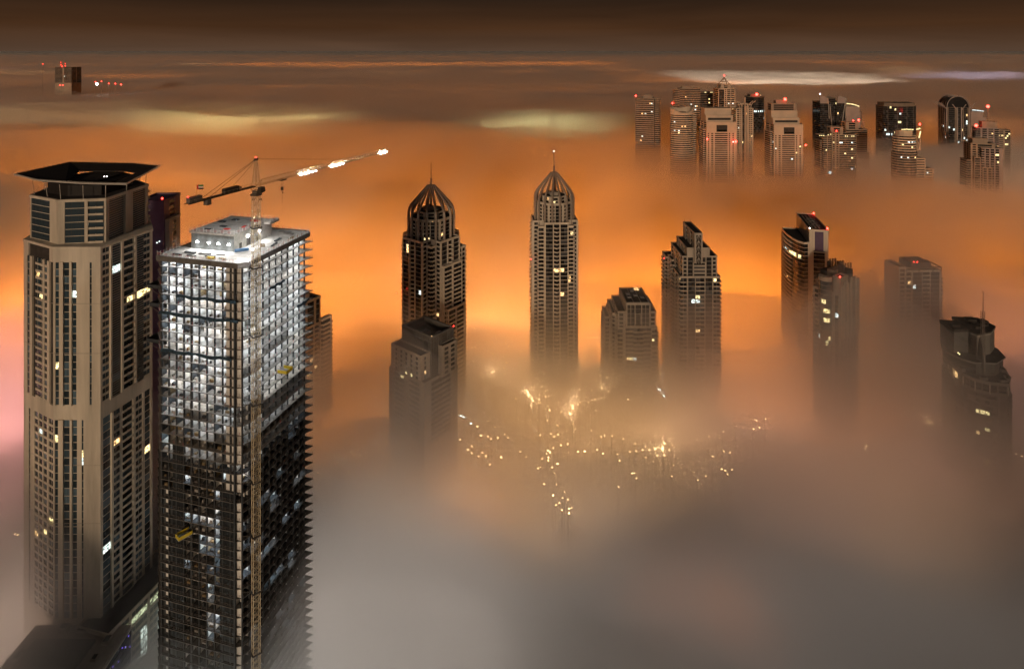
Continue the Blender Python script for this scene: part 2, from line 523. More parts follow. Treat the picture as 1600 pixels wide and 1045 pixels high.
    def lamp(s, p, r=0.6, m=None, name='warning_light', light=None):
        """p in local coords with absolute z"""
        q = (p[0], p[1], p[2] - GZ)
        o = MB(); o.ball((0, 0, 0), r, m or RED); o.bar((0, 0, -r - 1.0), (0, 0, -r * .8), r * 0.25, s.dark)
        ob = o.build(name, s.root); ob.location = q
        if light:
            l = bpy.data.lights.new(name, 'POINT'); l.energy = light; l.shadow_soft_size = r; l.color = (1, .06, .04) if m is None else (1, .93, .85)
            lo = bpy.data.objects.new(name + '_glow', l); COL.objects.link(lo); lo.parent = s.root; lo.location = (q[0], q[1] - r - .3, q[2] + r + .3)
    def pxlocal(s, px, py, d):
        w_ = P(px, py, d) - s.loc
        v = s.rot.inverted() @ w_
        return (v.x, v.y, v.z + GZ)
    def finish(s, lim=100):
        for name, mb in s.mb.items(): mb.build(name, s.root)
        wl = s.pc.get('window', [])
        for L_ in s.lit:
            px, py, m = L_[:3]
            best = None
            for q in wl:
                if not q[4] or q[0] < -1e5: continue
                dd = (q[2] - px) ** 2 + (q[3] - py) ** 2
                if best is None or dd < best[0]: best = (dd, q)
            if best:
                q = best[1]; q[1].m = [q[1].mi(m) if 'glass' in q[1].mats[i].name else i for i in q[1].m]; q[0] = 1e5
        for kind, lst in s.pc.items():
            lst.sort(key=lambda q: -q[0])
            rest = MB()
            for i, q in enumerate(lst):
                if i < lim and q[0] > -1e5: q[1].build(kind, s.root)
                else: rest.merge(q[1])
            o = rest.build(kind, s.root)
            if o: o['kind'] = 'stuff'
def arc(cx, cy, r, a0, a1, n):
    return [(cx + r * math.cos(a0 + (a1 - a0) * i / n), cy + r * math.sin(a0 + (a1 - a0) * i / n)) for i in range(n + 1)]

# ---------------------------------------------------------------- common materials
BEIGE = mat('beige_render', (0.58, 0.51, 0.41), 0.85, var=0.16, scale=0.12, streak=True)
SAND = mat('sand_stone', (0.60, 0.53, 0.44), 0.85, var=0.12, scale=0.12, streak=True)
TAUPE = mat('taupe_concrete', (0.36, 0.32, 0.27), 0.85, var=0.15, scale=0.15, streak=True)
BROWN = mat('brown_cladding', (0.22, 0.17, 0.13), 0.75, var=0.15, scale=0.15, streak=True)
GREYST = mat('grey_stone', (0.20, 0.19, 0.18), 0.8, var=0.15, scale=0.15, streak=True)
DARKR = mat('dark_roofing', (0.045, 0.038, 0.034), 0.9, var=0.25, scale=0.4)
DARKW = mat('dark_recess', (0.05, 0.043, 0.038), 0.85, var=0.2, scale=0.3)
PURPLE = mat('purple_cladding_and_glow', (0.10, 0.06, 0.12), 0.6, var=0.1)
METAL = mat('dull_metal', (0.22, 0.19, 0.17), 0.5, 0.4, var=0.15, scale=1.5)
PALE = mat('pale_metal', (0.5, 0.47, 0.42), 0.5, 0.2, var=0.1, scale=1.0)
GLASS = glassmat('dark_glass', (0.018, 0.018, 0.02))
BLUEG = glassmat('blue_grey_glass', (0.026, 0.046, 0.062))
BRNG = glassmat('brown_glass', (0.03, 0.022, 0.016))

# ---------------------------------------------------------------- ground and roads
g = MB(); g.box(-58000, 58000, -600, 58000, GZ - 0.6, GZ, mat('city_ground', (0.07, 0.06, 0.052), 0.95, var=0.3, scale=0.02))
tag(g.build('ground'), kind='structure')
asph = mat('asphalt', (0.045, 0.045, 0.047), 0.8, var=0.2, scale=0.3)
paint = mat('road_paint', (0.7, 0.7, 0.66), 0.7, var=0.1)
kerbm = mat('kerb_stone', (0.32, 0.30, 0.27), 0.85, var=0.1)
def road(pts, wd):
    r = MB(); ln = MB(); kb = MB()
    for i in range(len(pts) - 1):
        a, b = Vector(pts[i]), Vector(pts[i + 1]); u = (b - a).normalized(); n = Vector((-u.y, u.x)) * wd / 2
        z = GZ + 0.004
        def q(mb, o0, o1, za, zb, m, a=a, b=b, u=u):
            nn = Vector((-u.y, u.x))
            c = [a + nn * o1, a + nn * o0, b + nn * o0, b + nn * o1]
            c = [c[1], c[2], c[3], c[0]]
            mb.hexa([(p.x, p.y, za) for p in c] + [(p.x, p.y, zb) for p in c], m)
        q(r, -wd / 2, wd / 2, z - .1, z, asph)
        q(kb, wd / 2, wd / 2 + .4, z - .1, z + .14, kerbm); q(kb, -wd / 2 - .4, -wd / 2, z - .1, z + .14, kerbm)
        L = (b - a).length; k = 0.0
        while k < L - 3:
            aa = a + u * k; bb = aa + u * 3
            q(ln, -.1, .1, z, z + .004, paint, aa, bb); k += 9
    tag(r.build('road'), kind='structure'); tag(kb.build('road_kerb'), kind='structure'); tag(ln.build('road_markings'), kind='structure')
road([(-172, 250), (-160, 345), (-150, 470), (-118, 560)], 14)
road([(-420, 395), (-300, 410), (-150, 372), (-110, 366)], 12)
road([(-60, 420), (60, 470), (180, 480), (300, 520)], 14)
road([(-40, 620), (10, 480), (20, 380), (60, 330)], 12)

# ---------------------------------------------------------------- beige tower with the flared crown
HT = Tower('hotel_tower', 'tall beige stone tower with dark glass strips and a flared dark crown canopy', 'tower', (-215, 335), 0, wall=BEIGE, glass=BLUEG, dark=DARKW)
def hl(p): return (p[0] + 215, p[1] - 335)
HP = [hl(p) for p in ((-245.7, 322), (-221.6, 309), (-198.7, 309), (-191, 340), (-205, 362), (-235, 366), (-252, 346))]
def hz(z): return z - GZ
ci = [(p[0] * .95, p[1] * .95) for p in HP]
W_ = HT.part('wall')
W_.prism(ci, 0, hz(184.5), DARKW)
zA0, zA1, zB0 = hz(106), hz(178), hz(6)
A_F = ['S2 G1.4 S1.4 D1.8 W4 S1 W1.5 S1.3 D2', 'S1.2 G2.3 P2 G3.2 P1.2 G2 S6.8 G1 S4.5', 'S1 W3.5 P.8 L4.8 P1 B6 P1 L4.6 W3.5 S1.2']
B_F = ['S3 G1 S2.5 W2 S.6 W2 S.6 W2 S1 W2.5', 'S.8 G2 P2.2 G3.2 P1 G2 S2.2 G.8 S8', 'S1 G3 P.8 W3 S1 B4.5 S1 W3 S1 G2.5 S1']
for i in range(7):
    a, b = HP[i], HP[(i + 1) % 7]
    fa = A_F[i] if i < 3 else 'S1 W3 S1 W3 S1 W3 S1'
    fb = B_F[i] if i < 3 else 'S1 W3 S1 W3 S1'
    top = hz(184.4) if i == 2 else zA1
    HT.facade(a, b, zA0 + 3, top, 20 if i != 2 else 21, fa, bal=0.7)
    HT.facade(a, b, zB0, zA0 - 4, 26, fb, bal=0.5)
    HT.facade(a, b, zA0 - 4, zA0 + 3, 1, 'S1')
    if i != 2: HT.facade(a, b, top, hz(184.4), 1, 'S1' if i else 'S1.4 D6 S1')
    HT.facade(a, b, 0, zB0, 1, 'S1')
    for z in (52, 80, 134, 158):          # thin string courses
        A, B = Vector(a), Vector(b); u = (B - A).normalized(); n = Vector((u.y, -u.x))
        q = [A + n * .02, B + n * .02, B - n * .3, A - n * .3]
        if i != 2: W_.hexa([(p.x, p.y, hz(z)) for p in q] + [(p.x, p.y, hz(z) + .25) for p in q], TAUPE)
def scale_poly(pl, k): 
    cx = sum(p[0] for p in pl) / len(pl); cy = sum(p[1] for p in pl) / len(pl)
    return [(cx + (p[0] - cx) * k, cy + (p[1] - cy) * k) for p in pl]
cr_ = HT.part('cornice')
cr_.prism(scale_poly(HP, 1.012), hz(184.4), hz(185.6), BEIGE)
HU = [hl(p) for p in ((-244.0, 324), (-222, 313), (-200.8, 316.5), (-199, 350), (-212, 361), (-235, 362), (-248, 345))]
W_.prism(scale_poly(HU, .95), hz(185.5), hz(206), DARKW)
U_F = ['S.3 G5 S.2 S2', 'S2 G6 S1 B5 S.6', 'S.8 L4 P2 L4 S.8', 'B4 S1 W2 S1', 'S1 W3 S1', 'S1 W3 S1', 'S1 B4 S1']
for i in range(7):
    HT.facade(HU[i], HU[(i + 1) % 7], hz(185.6), hz(206), 6, U_F[i], bal=1.1)
cr_.prism(scale_poly(HU, 1.015), hz(206), hz(207.3), BEIGE)
HT.part('roof').prism(scale_poly(HU, .97), hz(207.3), hz(207.4), DARKR)
# recessed drum and canopy
dr = HT.part('crown_drum')
dr.prism(scale_poly(HU, .72), hz(207.4), hz(213), mat('black_crown_metal', (0.016, 0.013, 0.012), .7, var=.2))
dr.prism(scale_poly(HU, .5), hz(213), hz(214), DARKR)
BLK = mat('black_crown_metal', (0.016, 0.013, 0.012), .7, var=.2)
cano = MB()
OUT = [(21.5, 272, 327), (57, 281, 313.5), (125, 285.5, 310), (197, 287, 306), (250, 259, 342), (207, 255, 349), (109, 253, 356)]
INN = [(102, 281, 316), (118, 284, 314), (150, 284, 313.5), (180, 281, 316), (214, 265.5, 338), (196, 263.5, 341), (124, 263, 345)]
ov = [P(*p) - HT.loc for p in OUT]; iv = [P(*p) - HT.loc for p in INN]
n7 = 7; base = 0
for pl, dz in ((ov, 0), (iv, -1.2), (ov, -0.65), (iv, -1.8)):
    cano.v += [(p.x, p.y, p.z + dz) for p in pl]
kd, kp = cano.mi(BLK), cano.mi(PALE)
for i in range(n7):
    j = (i + 1) % n7
    for q, k in (((i, j, n7 + j, n7 + i), kd), ((2 * n7 + j, 2 * n7 + i, 3 * n7 + i, 3 * n7 + j), kd), ((i + 2 * n7, j + 2 * n7, j, i), kp), ((n7 + i, n7 + j, 3 * n7 + j, 3 * n7 + i), kd)):
        cano.f.append(q); cano.m.append(k)
for i in range(n7):
    a, b = ov[i], ov[(i + 1) % n7]
    cnt = max(2, int((b - a).length / 2.2))
    ce = sum(ov, Vector()) / n7
    for k in range(cnt):
        p = a.lerp(b, k / cnt); d_ = (p - ce); d_.z = 0; d_.normalize()
        cano.bar(p - d_ * .5 + Vector((0, 0, .1)), p + d_ * (1.5 if i in (3, 4, 5, 6) else .5) + Vector((0, 0, .35)), .09, PALE)
    cano.bar(a + Vector((0, 0, .25)), b + Vector((0, 0, .25)), .1, PALE)
cano.build('canopy', HT.root)
for i in range(7):
    a = HU[i]; b = scale_poly(HU, 1.0)[i]
    for t in (0, .5):
        q = Vector(HU[i]).lerp(Vector(HU[(i + 1) % 7]), t) * .94
        m = MB(); m.bar((q.x, q.y, hz(207.3)), (q.x * 1.03, q.y * 1.03, hz(214.6)), .16, PALE); m.build('canopy_strut', HT.root)
HT.lamp(HT.pxlocal(131, 299, 322), .35, LIT_WARM, 'crown_lamp')
HT.lamp(HT.pxlocal(163, 276, 322), .25, TIPLAMP, 'crown_lamp'); HT.lamp(HT.pxlocal(167, 276, 322), .25, TIPLAMP, 'crown_lamp')
# base storeys toward the street, brightly lit glazing
pd = Tower('hotel_podium', 'low beige podium with bright white ground floor glazing below the flared crown tower', 'podium', (-188, 322), math.atan2(31, 7.7) - R(90), wall=BEIGE, glass=BLUEG, dark=DARKW)
pd.block(-14, 4.5, -22, 26, GZ, 6.5, 4, 'S1 W2 S1', 'S1 W4 S.6 W4 S.6 W4 S.6 W4 S1', par=.8, roof=GREYST)
m = pd.part('entrance_glazing')
LG = lampmat('lit_glazing', (0.80, 0.90, 0.55), 0.9, True); LG2 = lampmat('lit_lobby', (0.85, 1.0, 0.88), 1.3, True)
for k in range(4):
    y = -20 + k * 11.4
    q = MB(); q.box(4.45, 4.75, y, y + 9.2, 0.2 - GZ, 2.6 - GZ, LG); q.build('strip_window', pd.root)
for k, (y, w2, z0, z1) in enumerate(((-3, 3.6, -21, -13), (-3, 3.6, -12, -7.5), (8, 5.5, -19, -11.5), (8, 5.5, -10.5, -6), (19, 3, -18, -6))):
    q = MB(); q.box(4.45, 4.72, y, y + w2, z0 - GZ, z1 - GZ, LG2)
    for t in range(1, 3): q.box(4.7, 4.82, y + w2 * t / 3 - .1, y + w2 * t / 3 + .1, z0 - GZ, z1 - GZ, DARKW)
    q.build('entrance_window', pd.root)
pd.finish()
# low wing with a framed screen wall
wg = empty('annex_building', (-182, 308, GZ)); tag(wg, 'low dark roofed annex with a pale framed glass wall beside the road', 'annex')
b = MB(); b.box(-46, -1, -46, -1.5, 0, 29.4, GREYST); b.build('wall', wg)
b = MB(); b.box(-46.3, -.7, -46.3, -1.2, 29.4, 30.2, TAUPE); b.box(-40, -12, -38, -10, 30.2, 31.6, GREYST); b.build('roof', wg)
for x, y, w2, l2, h in ((-8, -12, 3, 4, 1.6), (-8, -20, 2.5, 3, 1.2), (-14, -34, 4, 3, 1.8), (-24, -6, 5, 3, 1.4), (-33, -5, 4, 3, 1.7), (-5, -30, 2, 6, .9), (-43, -20, 3, 5, 1.5)):
    b = MB(); b.box(x, x + w2, y, y + l2, 30.2, 30.2 + h, TAUPE); b.box(x + .4, x + w2 - .4, y + .4, y + l2 - .4, 30.2 + h, 30.4 + h, DARKR); b.build('roof_unit', wg)
b = MB()
for k in range(12): b.bar((-1, -1.4 - k * 4, 30.2), (-1, -1.4 - k * 4, 31.3), .05, PALE)
b.bar((-1, -1.4, 31.3), (-1, -46, 31.3), .05, PALE); b.build('roof_rail', wg)
b = MB()
for z0, z1 in ((13, 13.5), (29.1, 29.6)): b.box(-1, .15, -38, -1.2, z0, z1, PALE)
for y in (-38, -1.7): b.box(-1, .18, y, y + .5, 13.1, 29.5, PALE)
b.build('screen_frame', wg)
b = MB(); b.box(-1, -.35, -37.5, -1.7, 13.5, 29.1, BLUEG)
for k in range(1, 12): b.box(-.36, -.2, -37.5 + k * 3, -37.4 + k * 3, 13.5, 29.1, DARKW)
for k in range(1, 5): b.box(-.36, -.22, -37.5, -1.7, 13.5 + k * 3.1, 13.65 + k * 3.1, DARKW)
b.build('glass_screen', wg)
VIO = lampmat('violet_led', (0.25, 0.15, 1.0), 1.2)
for y, z in ((-4, 27), (-6.5, 24), (-9, 26), (-12, 22.5), (-16, 24), (-20, 20), (-27, 22), (-3, 21)):
    q = MB(); q.box(-.35, -.15, y, y + .6, z, z + .35, VIO); q.build('indicator_light', wg)
HT.lit = [(60, 425, LIT_WARM), (62, 680, LIT_WHITE), (92, 574, LIT_YELLOW), (93, 686, LIT_YELLOW), (87, 684, LIT_WARM), (135, 711, LIT_YELLOW), (135, 722, LIT_WHITE), (182, 690, LIT_WARM), (117, 458, LIT_WHITE),
          (62, 467, LIT_YELLOW), (204, 461, LIT_YELLOW), (218, 455, LIT_YELLOW), (224, 452, LIT_YELLOW), (180, 421, LIT_WHITE), (77, 818, LIT_YELLOW), (73, 826, LIT_YELLOW), (67, 832, LIT_YELLOW), (52, 838, LIT_WARM), (170, 851, LIT_WHITE), (232, 696, LIT_YELLOW)]
HT.finish()

# ---------------------------------------------------------------- dark tower behind it, purple light put into its wall colour
PT = Tower('purple_lit_tower', 'dark purple lit slab tower half hidden behind the beige crowned tower, red lamp on top', 'tower', (-236, 424), R(4), wall=PURPLE, glass=GLASS, dark=PURPLE)
PT.block(-9, 7, -4, 20, GZ, 181, 4, 'S1', 'S1 W1 S1', zf=120, roof=DARKR)
PT.block(7, 9.6, -2, 14, GZ, 168, 4, 'S1', 'S1 W1 S1', zf=120, roof=DARKR, wall=TAUPE)
PT.lamp((5.5, -3, 183), .55)
for x in (2.8, 4.4): PT.lamp((x, -4.4, 153 + x * .5), .45, LIT_WHITE, 'wall_lamp')
PT.finish()
# little lattice mast between the two near towers
lm = empty('lattice_mast', (-137.5, 262, 190)); tag(lm, 'short slim lattice mast rising behind the left roof edge of the unfinished tower', 'mast')
m = MB()
for sx in (-.9, .9):
    for sy in (-.9, .9): m.bar((sx, sy, 0), (sx, sy, 14), .09, METAL)
for k in range(10):
    z = k * 1.4
    m.bar((-.9, -.9, z), (.9, -.9, z + 1.4), .06, METAL); m.bar((.9, .9, z), (-.9, .9, z + 1.4), .06, METAL); m.bar((-.9, .9, z), (-.9, -.9, z), .06, METAL); m.bar((-.9, -.9, z), (.9, -.9, z), .06, METAL)
m.build('lattice', lm)

# ---------------------------------------------------------------- unfinished concrete tower
RAWC = mat('raw_concrete', (0.36, 0.35, 0.33), 0.9, var=0.2, scale=0.35)
EDGEC = mat('slab_edge_concrete', (0.15, 0.145, 0.14), 0.9, var=0.2, scale=0.5)
PLASTER = mat('white_plaster_partition', (0.72, 0.72, 0.70), 0.9, var=0.1, scale=0.5)
DARKC = mat('dark_and_shaded_concrete', (0.050, 0.058, 0.066), 0.9, var=0.25, scale=0.4)
WOODM = mat('plywood', (0.24, 0.18, 0.10), 0.85, var=0.25, scale=1.2)
BLUEN = mat('blue_netting', (0.03, 0.065, 0.10), 0.8, var=0.3, scale=1.0)
REDP = mat('red_paint', (0.55, 0.05, 0.04), 0.6, var=0.1)
WHTP = mat('white_paint', (0.75, 0.75, 0.73), 0.6, var=0.05)
YELP = mat('yellow_paint', (0.65, 0.50, 0.03), 0.6, var=0.1)
CURT = glassmat('curtain_wall_glass', (0.022, 0.026, 0.030), 0.18)
RZ = R(-14.9)
CT = Tower('unfinished_tower', 'unfinished concrete tower with open floors lit white by work lamps, tower crane alongside', 'building', (-103, 241), RZ, wall=DARKC, glass=CURT, dark=DARKC)
ct = CT.root
FH = 3.6
NF = 61
def cz(z): return z - GZ
SLAB = [(-41.4, 4.6), (-35.3, -.6), (-1.2, -.6), (1.6, .8), (2.7, 4), (2.7, 40.5), (4.4, 43.4), (-36.5, 44), (-41.0, 41)]
rnd = random.Random(11)
def lit_floor(k): return k <= 18 or k in (20, 21)
STRIP = lampmat('fluorescent_tube', (0.93, 0.97, 1.0), 16.0)
fx = [-35 + 3.5 * i for i in range(11)]                # bay lines on the front, 10 bays
fy = [0.6 + 4.1 * i for i in range(11)]
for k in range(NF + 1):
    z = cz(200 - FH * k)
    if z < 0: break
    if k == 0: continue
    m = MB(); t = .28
    m.prism(SLAB, z - t, z, EDGEC, RAWC if k < 22 else DARKC)  # tops darker below the lit floors: shade put into the concrete colour
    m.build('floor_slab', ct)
# roof slab with deep fascia
m = MB()
RO = [(-36.6, -1.2), (0.4, -1.2), (3.2, 1.6), (3.2, 43), (1, 45), (-36.6, 45)]
m.prism(RO, cz(198.4), cz(200), EDGEC, RAWC); m.build('roof_slab', ct)
m = MB(); m.ring(RO, [(p[0] * .985 - .3, 21 + (p[1] - 21) * .98) for p in RO], cz(200), cz(200.45), EDGEC); m.build('parapet', ct)
# columns
for i, x in enumerate(fx + [-.2]):
    r = .22 if i not in (0, 10, 11, 4) else .42
    if i == 11: continue
    m = MB(); 
    if i == 10: m.box(-1.5, -.85, -.85, -.1, 0, cz(198.4), DARKC)
    else: m.box(x - r, x + r, -.25, .35, 0, cz(198.4), DARKC)
    m.build('column', ct)
for i, y in enumerate(fy):
    m = MB(); m.box(.9, 1.4, y - .2, y + .25, 0, cz(198.4), DARKC); m.build('column', ct)
for y in (10, 20, 30, 41): 
    m = MB(); m.box(-35.4, -34.9, y - .25, y + .25, 0, cz(198.4), DARKC); m.build('column', ct)
# core so that nothing shows through
m = MB(); m.box(-31, -6, 7, 38, 0, cz(198.4), PLASTER); m.build('core_wall', ct)
# partitions, rails and work lamps floor by floor
glassx = [(-29.8, -24.2), (-8.2, -1.9)]
for k in range(0, NF):
    zt = cz(200 - FH * k) - (.28 if k else 1.6); zb = cz(200 - FH * (k + 1))
    if zb < 0: break
    lit = lit_floor(k)
    zabs = zb + GZ
    for i in range(10):
        m = MB()
        x0, x1 = fx[i], fx[i + 1]
        op = (k < 4 and i in (3, 4)) or (rnd.random() < .10)
        if zabs < 128 and x0 >= -30.5 and x1 <= -23.5: continue
        mt_ = PLASTER
        if rnd.random() < .07: mt_ = WOODM
        if rnd.random() < .10: mt_ = DARKC
        if rnd.random() < .15: mt_ = RAWC
        dep = rnd.choice((2.6, 2.6, 3.4))
        if not op:
            if rnd.random() < .3:
                wgap = rnd.uniform(.8, 1.4); xa = x0 + rnd.uniform(.3, 1.2)
                m.box(x0 + .02, xa, dep, dep + .2, zb, zt, mt_); m.box(xa + wgap, x1 - .02, dep, dep + .2, zb, zt, mt_)
                m.box(xa, xa + wgap, dep + .02, dep + .18, zb + 2.2, zt, mt_)
            else: m.box(x0 + .02, x1 - .02, dep, dep + .2, zb, zt, mt_)
        if rnd.random() < .85: m.box(x0 - .1, x0 + .1, .4, 6.9, zb, zt, mt_ if i else DARKC)
        if rnd.random() < .5: m.box(x0 + .5, x0 + .5 + rnd.uniform(.5, 1.8), .8, .8 + rnd.uniform(.4, 1.2), zb, zb + rnd.uniform(.3, 1.2), rnd.choice((WOODM, RAWC, DARKC, EDGEC)))
        if rnd.random() < .12: m.bar((x0 + 1.6, 1.2, zb), (x0 + 1.6 + rnd.uniform(-1, 1), .8, zt), .06, METAL)
        if m.v: CT.piece('partition_wall', m, ((x0 + x1) / 2, 0, zb + 1), (0, -1, 0))
    for i in range(10):
        m = MB()
        y0, y1 = fy[i], fy[i + 1]
        if k < 4 and 1 <= i <= 6:
            # tall open bay full of scaffolding
            for q in range(3):
                yy = y0 + q * 1.35
                m.bar((.2, yy, zb), (.2, yy, zt), .06, METAL); m.bar((-2.2, yy, zb), (-2.2, yy, zt), .06, METAL)
                m.bar((.2, yy, zb + 1.1), (.2, yy + 1.35, zb + 1.1), .05, METAL); m.bar((.2, yy, zb + 2.3), (.2, yy + 1.35, zb + 2.3), .05, METAL)
                m.bar((.2, yy, zb), (.2, yy + 1.35, zb + 2.3), .04, METAL)
            m.box(-5.5, -5.3, y0, y1, zb, zt, DARKC); CT.piece('scaffold', m, (0, y0, zb + 1), (1, 0, 0)); continue
        op = rnd.random() < .08
        mt_ = PLASTER if rnd.random() > .08 else RAWC
        if not op: m.box(-1.9, -1.7, y0 + .05, y1 - .05, zb, zt, mt_)
        if rnd.random() < .9: m.box(-5.9, .8, y0 - .1, y0 + .1, zb, zt, mt_)
        if rnd.random() < .2: m.box(-.9, .3, y0 + 1, y0 + 1 + rnd.uniform(.5, 2), zb, zb + rnd.uniform(.3, 1), rnd.choice((WOODM, DARKC, RAWC)))
        if m.v: CT.piece('partition_wall', m, (0, y0 + 2, zb + 1), (1, 0, 0))
    m = MB()
    m.box(-31, -6, 41.5, 41.7, zb, zt, PLASTER)
    for y in (8, 15, 22, 29, 36): m.box(-34.8, -31.0, y, y + .2, zb, zt, PLASTER)
    m.build('rear_partition', ct)
    if k < 40:
        m = MB()
        def rail(a, b, posts, h=1.05):
            a, b = Vector(a), Vector(b)
            for hh in (h, h * .5): m.bar((a.x, a.y, zb + hh), (b.x, b.y, zb + hh), .035, METAL, 3)
            for q in range(posts + 1):
                p = a.lerp(b, q / posts); m.bar((p.x, p.y, zb), (p.x, p.y, zb + h + rnd.uniform(0, .3)), .05, REDP if rnd.random() < .2 and k < 20 else METAL, 3)
        rail((-35.2, -.45), (-1.3, -.45), 16); rail((-1.2, -.45), (1.5, .9), 2); rail((1.5, .9), (2.55, 4), 2); rail((2.55, 4), (2.55, 40.5), 16); rail((2.55, 40.5), (4.2, 43.1), 2); rail((-41.1, 4.9), (-40.8, 40), 12); rail((-35.3, -.4), (-41.1, 4.8), 3)
        m.build('guard_rail', ct)
    # lamps
    if lit:
        q = MB(); q.box(-33, -9, 1.2, 1.35, zt - .12, zt - .04, STRIP if k < 15 else METAL); q.build('work_light', ct)
        q = MB(); q.box(-.6, -.45, 3, 40, zt - .12, zt - .04, STRIP if k < 15 else METAL); q.build('work_light', ct)
        fade = 1.0 if k < 6 else max(.28, 1 - (k - 6) * .055)
        for (cx_, cy_, sx_, sy_) in ((-29.5, 1.2, 10, .5), (-18, 1.2, 11, .5), (-6.5, 1.2, 10, .5), (-.3, 7, .5, 12), (-.3, 21, .5, 13), (-.3, 35, .5, 12)):
            gain = fade * rnd.uniform(.55, 1.35)
            if k > 8 and rnd.random() < .08 + (k - 8) * .03: gain *= .12
            l = bpy.data.lights.new('work_lamp', 'AREA'); l.shape = 'RECTANGLE'; l.size = sx_; l.size_y = sy_
            l.energy = 640 * gain; l.color = rnd.choice(((.93, .97, 1.0), (.90, .97, 1.0), (1, .98, .93)))
            o = bpy.data.objects.new('work_lamp', l); COL.objects.link(o); o.parent = ct; o.location = (cx_, cy_, zt - .16)
    else:
        for side in (0, 1):
            for i in range(10):
                pr = .10 if side == 0 else (.16 if k < 48 else .1)
                if side == 0 and i in (6, 7) and 26 < k < 40: pr = .55
                if side == 0 and k in (26, 27) : pr = .4
                if rnd.random() < pr:
                    l = bpy.data.lights.new('room_lamp', 'AREA'); l.shape = 'RECTANGLE'; l.size = 2.4; l.size_y = .8
                    l.energy = rnd.uniform(50, 160); l.color = rnd.choice(((.85, .93, 1), (.8, .95, 1), (1, .93, .85)))
                    o = bpy.data.objects.new('room_lamp', l); COL.objects.link(o); o.parent = ct
                    o.location = (fx[i] + 1.75, 1.3, zt - .1) if side == 0 else (-.2, fy[i] + 2, zt - .1)
                    q = MB(); q.box(-1, 1, -.1, .1, 0, .05, STRIP); ob = q.build('work_light', ct); ob.location = (o.location.x, o.location.y, zt - .07)
# glazed strips on the lower front
for (x0, x1), ztop in zip(glassx, (128, 112)):
    CT.facade((x0, -.45), (x1, -.45), cz(200 - FH * 60), cz(200 - FH * (20 if ztop == 128 else 24)) - .3, 40 if ztop == 128 else 36, 'G1', pl=False)
# side storeys on the left; pale plaster squares painted in place of lit windows
for k in range(26, 60):
    z = cz(200 - FH * k)
    q = MB(); q.box(-34.6, -30.2, .5, .7, z, z + 3.3, DARKC); q.box(-33.4, -31.6, .44, .5, z + 1.0, z + 2.6, PLASTER); q.build('infill_painted_glow', ct)
# blue debris nets draped round the slab edges
def net(k, x0, x1, side, name='debris_net'):
    z = cz(200 - FH * k); m = MB(); n = 18
    pts = []
    for i in range(n + 1):
        t = i / n
        sag = .5 * math.sin(t * math.pi * 5) + rnd.uniform(-.25, .25)
        if side == 'f': pts.append(((x0 + (x1 - x0) * t), -1.0 - rnd.uniform(0, .5), z + .7 + sag * .3, -1.4 - rnd.uniform(0, .3), z - .35 + sag * .6))
        else: pts.append((3.1 + rnd.uniform(0, .4), x0 + (x1 - x0) * t, z + .6 + sag * .3, 3.4, z - .5 + sag * .5))
    b0 = len(m.v); ki = m.mi(BLUEN)
    for p in pts:
        if side == 'f': m.v += [(p[0], p[1], p[2]), (p[0], p[3], p[4]), (p[0], p[3] - .12, p[4]), (p[0], p[1] - .12, p[2])]
        else: m.v += [(p[0], p[1], p[2]), (p[3], p[1], p[4]), (p[3] + .12, p[1], p[4]), (p[0] + .12, p[1], p[2])]
    for i in range(n):
        a = b0 + i * 4
        for q in range(4):
            m.f.append((a + q, a + (q + 1) % 4, a + 4 + (q + 1) % 4, a + 4 + q)); m.m.append(ki)
    m.f.append((b0, b0 + 1, b0 + 2, b0 + 3)); m.m.append(ki)
    m.build(name, ct)
net(4, -27, 0, 'f'); net(6, -35, 1, 'f'); net(10, -34, -2, 'f'); net(4, 14, 24, 'r'); net(8, 33, 42, 'r')
# cantilevered platforms on the left
for k, lx in ((4, 6.5), (6, 5.5), (10, 7)):
    z = cz(200 - FH * k); m = MB(); m.box(-38.2 - lx, -36, 3, 8.5, z + .02, z + .3, DARKC)
    for y in (3.1, 8.4): m.box(-38.2 - lx, -37, y, y + .08, z + .3, z + 1.4, DARKC)
    m.box(-38.2 - lx, -38.1 - lx, 3.1, 8.4, z + .3, z + 1.4, DARKC); m.bar((-38 - lx, 3.2, z), (-37, 3.2, z - 3.3), .09, METAL); m.build('cantilever_platform', ct)
# roof plant room
PR = (-31.4, -11.1, 11.5, 35.7)
DG = mat('dark_grey_blockwork', (0.13, 0.145, 0.15), 0.9, var=0.2, scale=0.6)
m = MB(); m.box(PR[0], PR[1], PR[2], PR[3], cz(200), cz(206.3), DG)
m.box(PR[1] - .02, PR[1] + .12, PR[2] + .1, PR[3] - .1, cz(200), cz(206.3), RAWC); m.build('plant_room', ct)
m = MB()
for y0, y1, h in ((14.5, 16, 2.6), (19, 21.2, 3.4), (25, 26.3, 2.4)): m.box(PR[1] + .1, PR[1] + .2, y0, y1, cz(200) + .4, cz(200) + h, DARKR)
m.build('doorway', ct)
m = MB(); m.box(PR[0] - .5, PR[1] + .6, PR[2] - .6, PR[3] + .4, cz(206.3), cz(207), RAWC)
m.box(PR[1] + .6, PR[1] + 3.6, PR[3] - 6, PR[3] + .4, cz(206.4), cz(207.3), RAWC); m.build('plant_room_roof', ct)
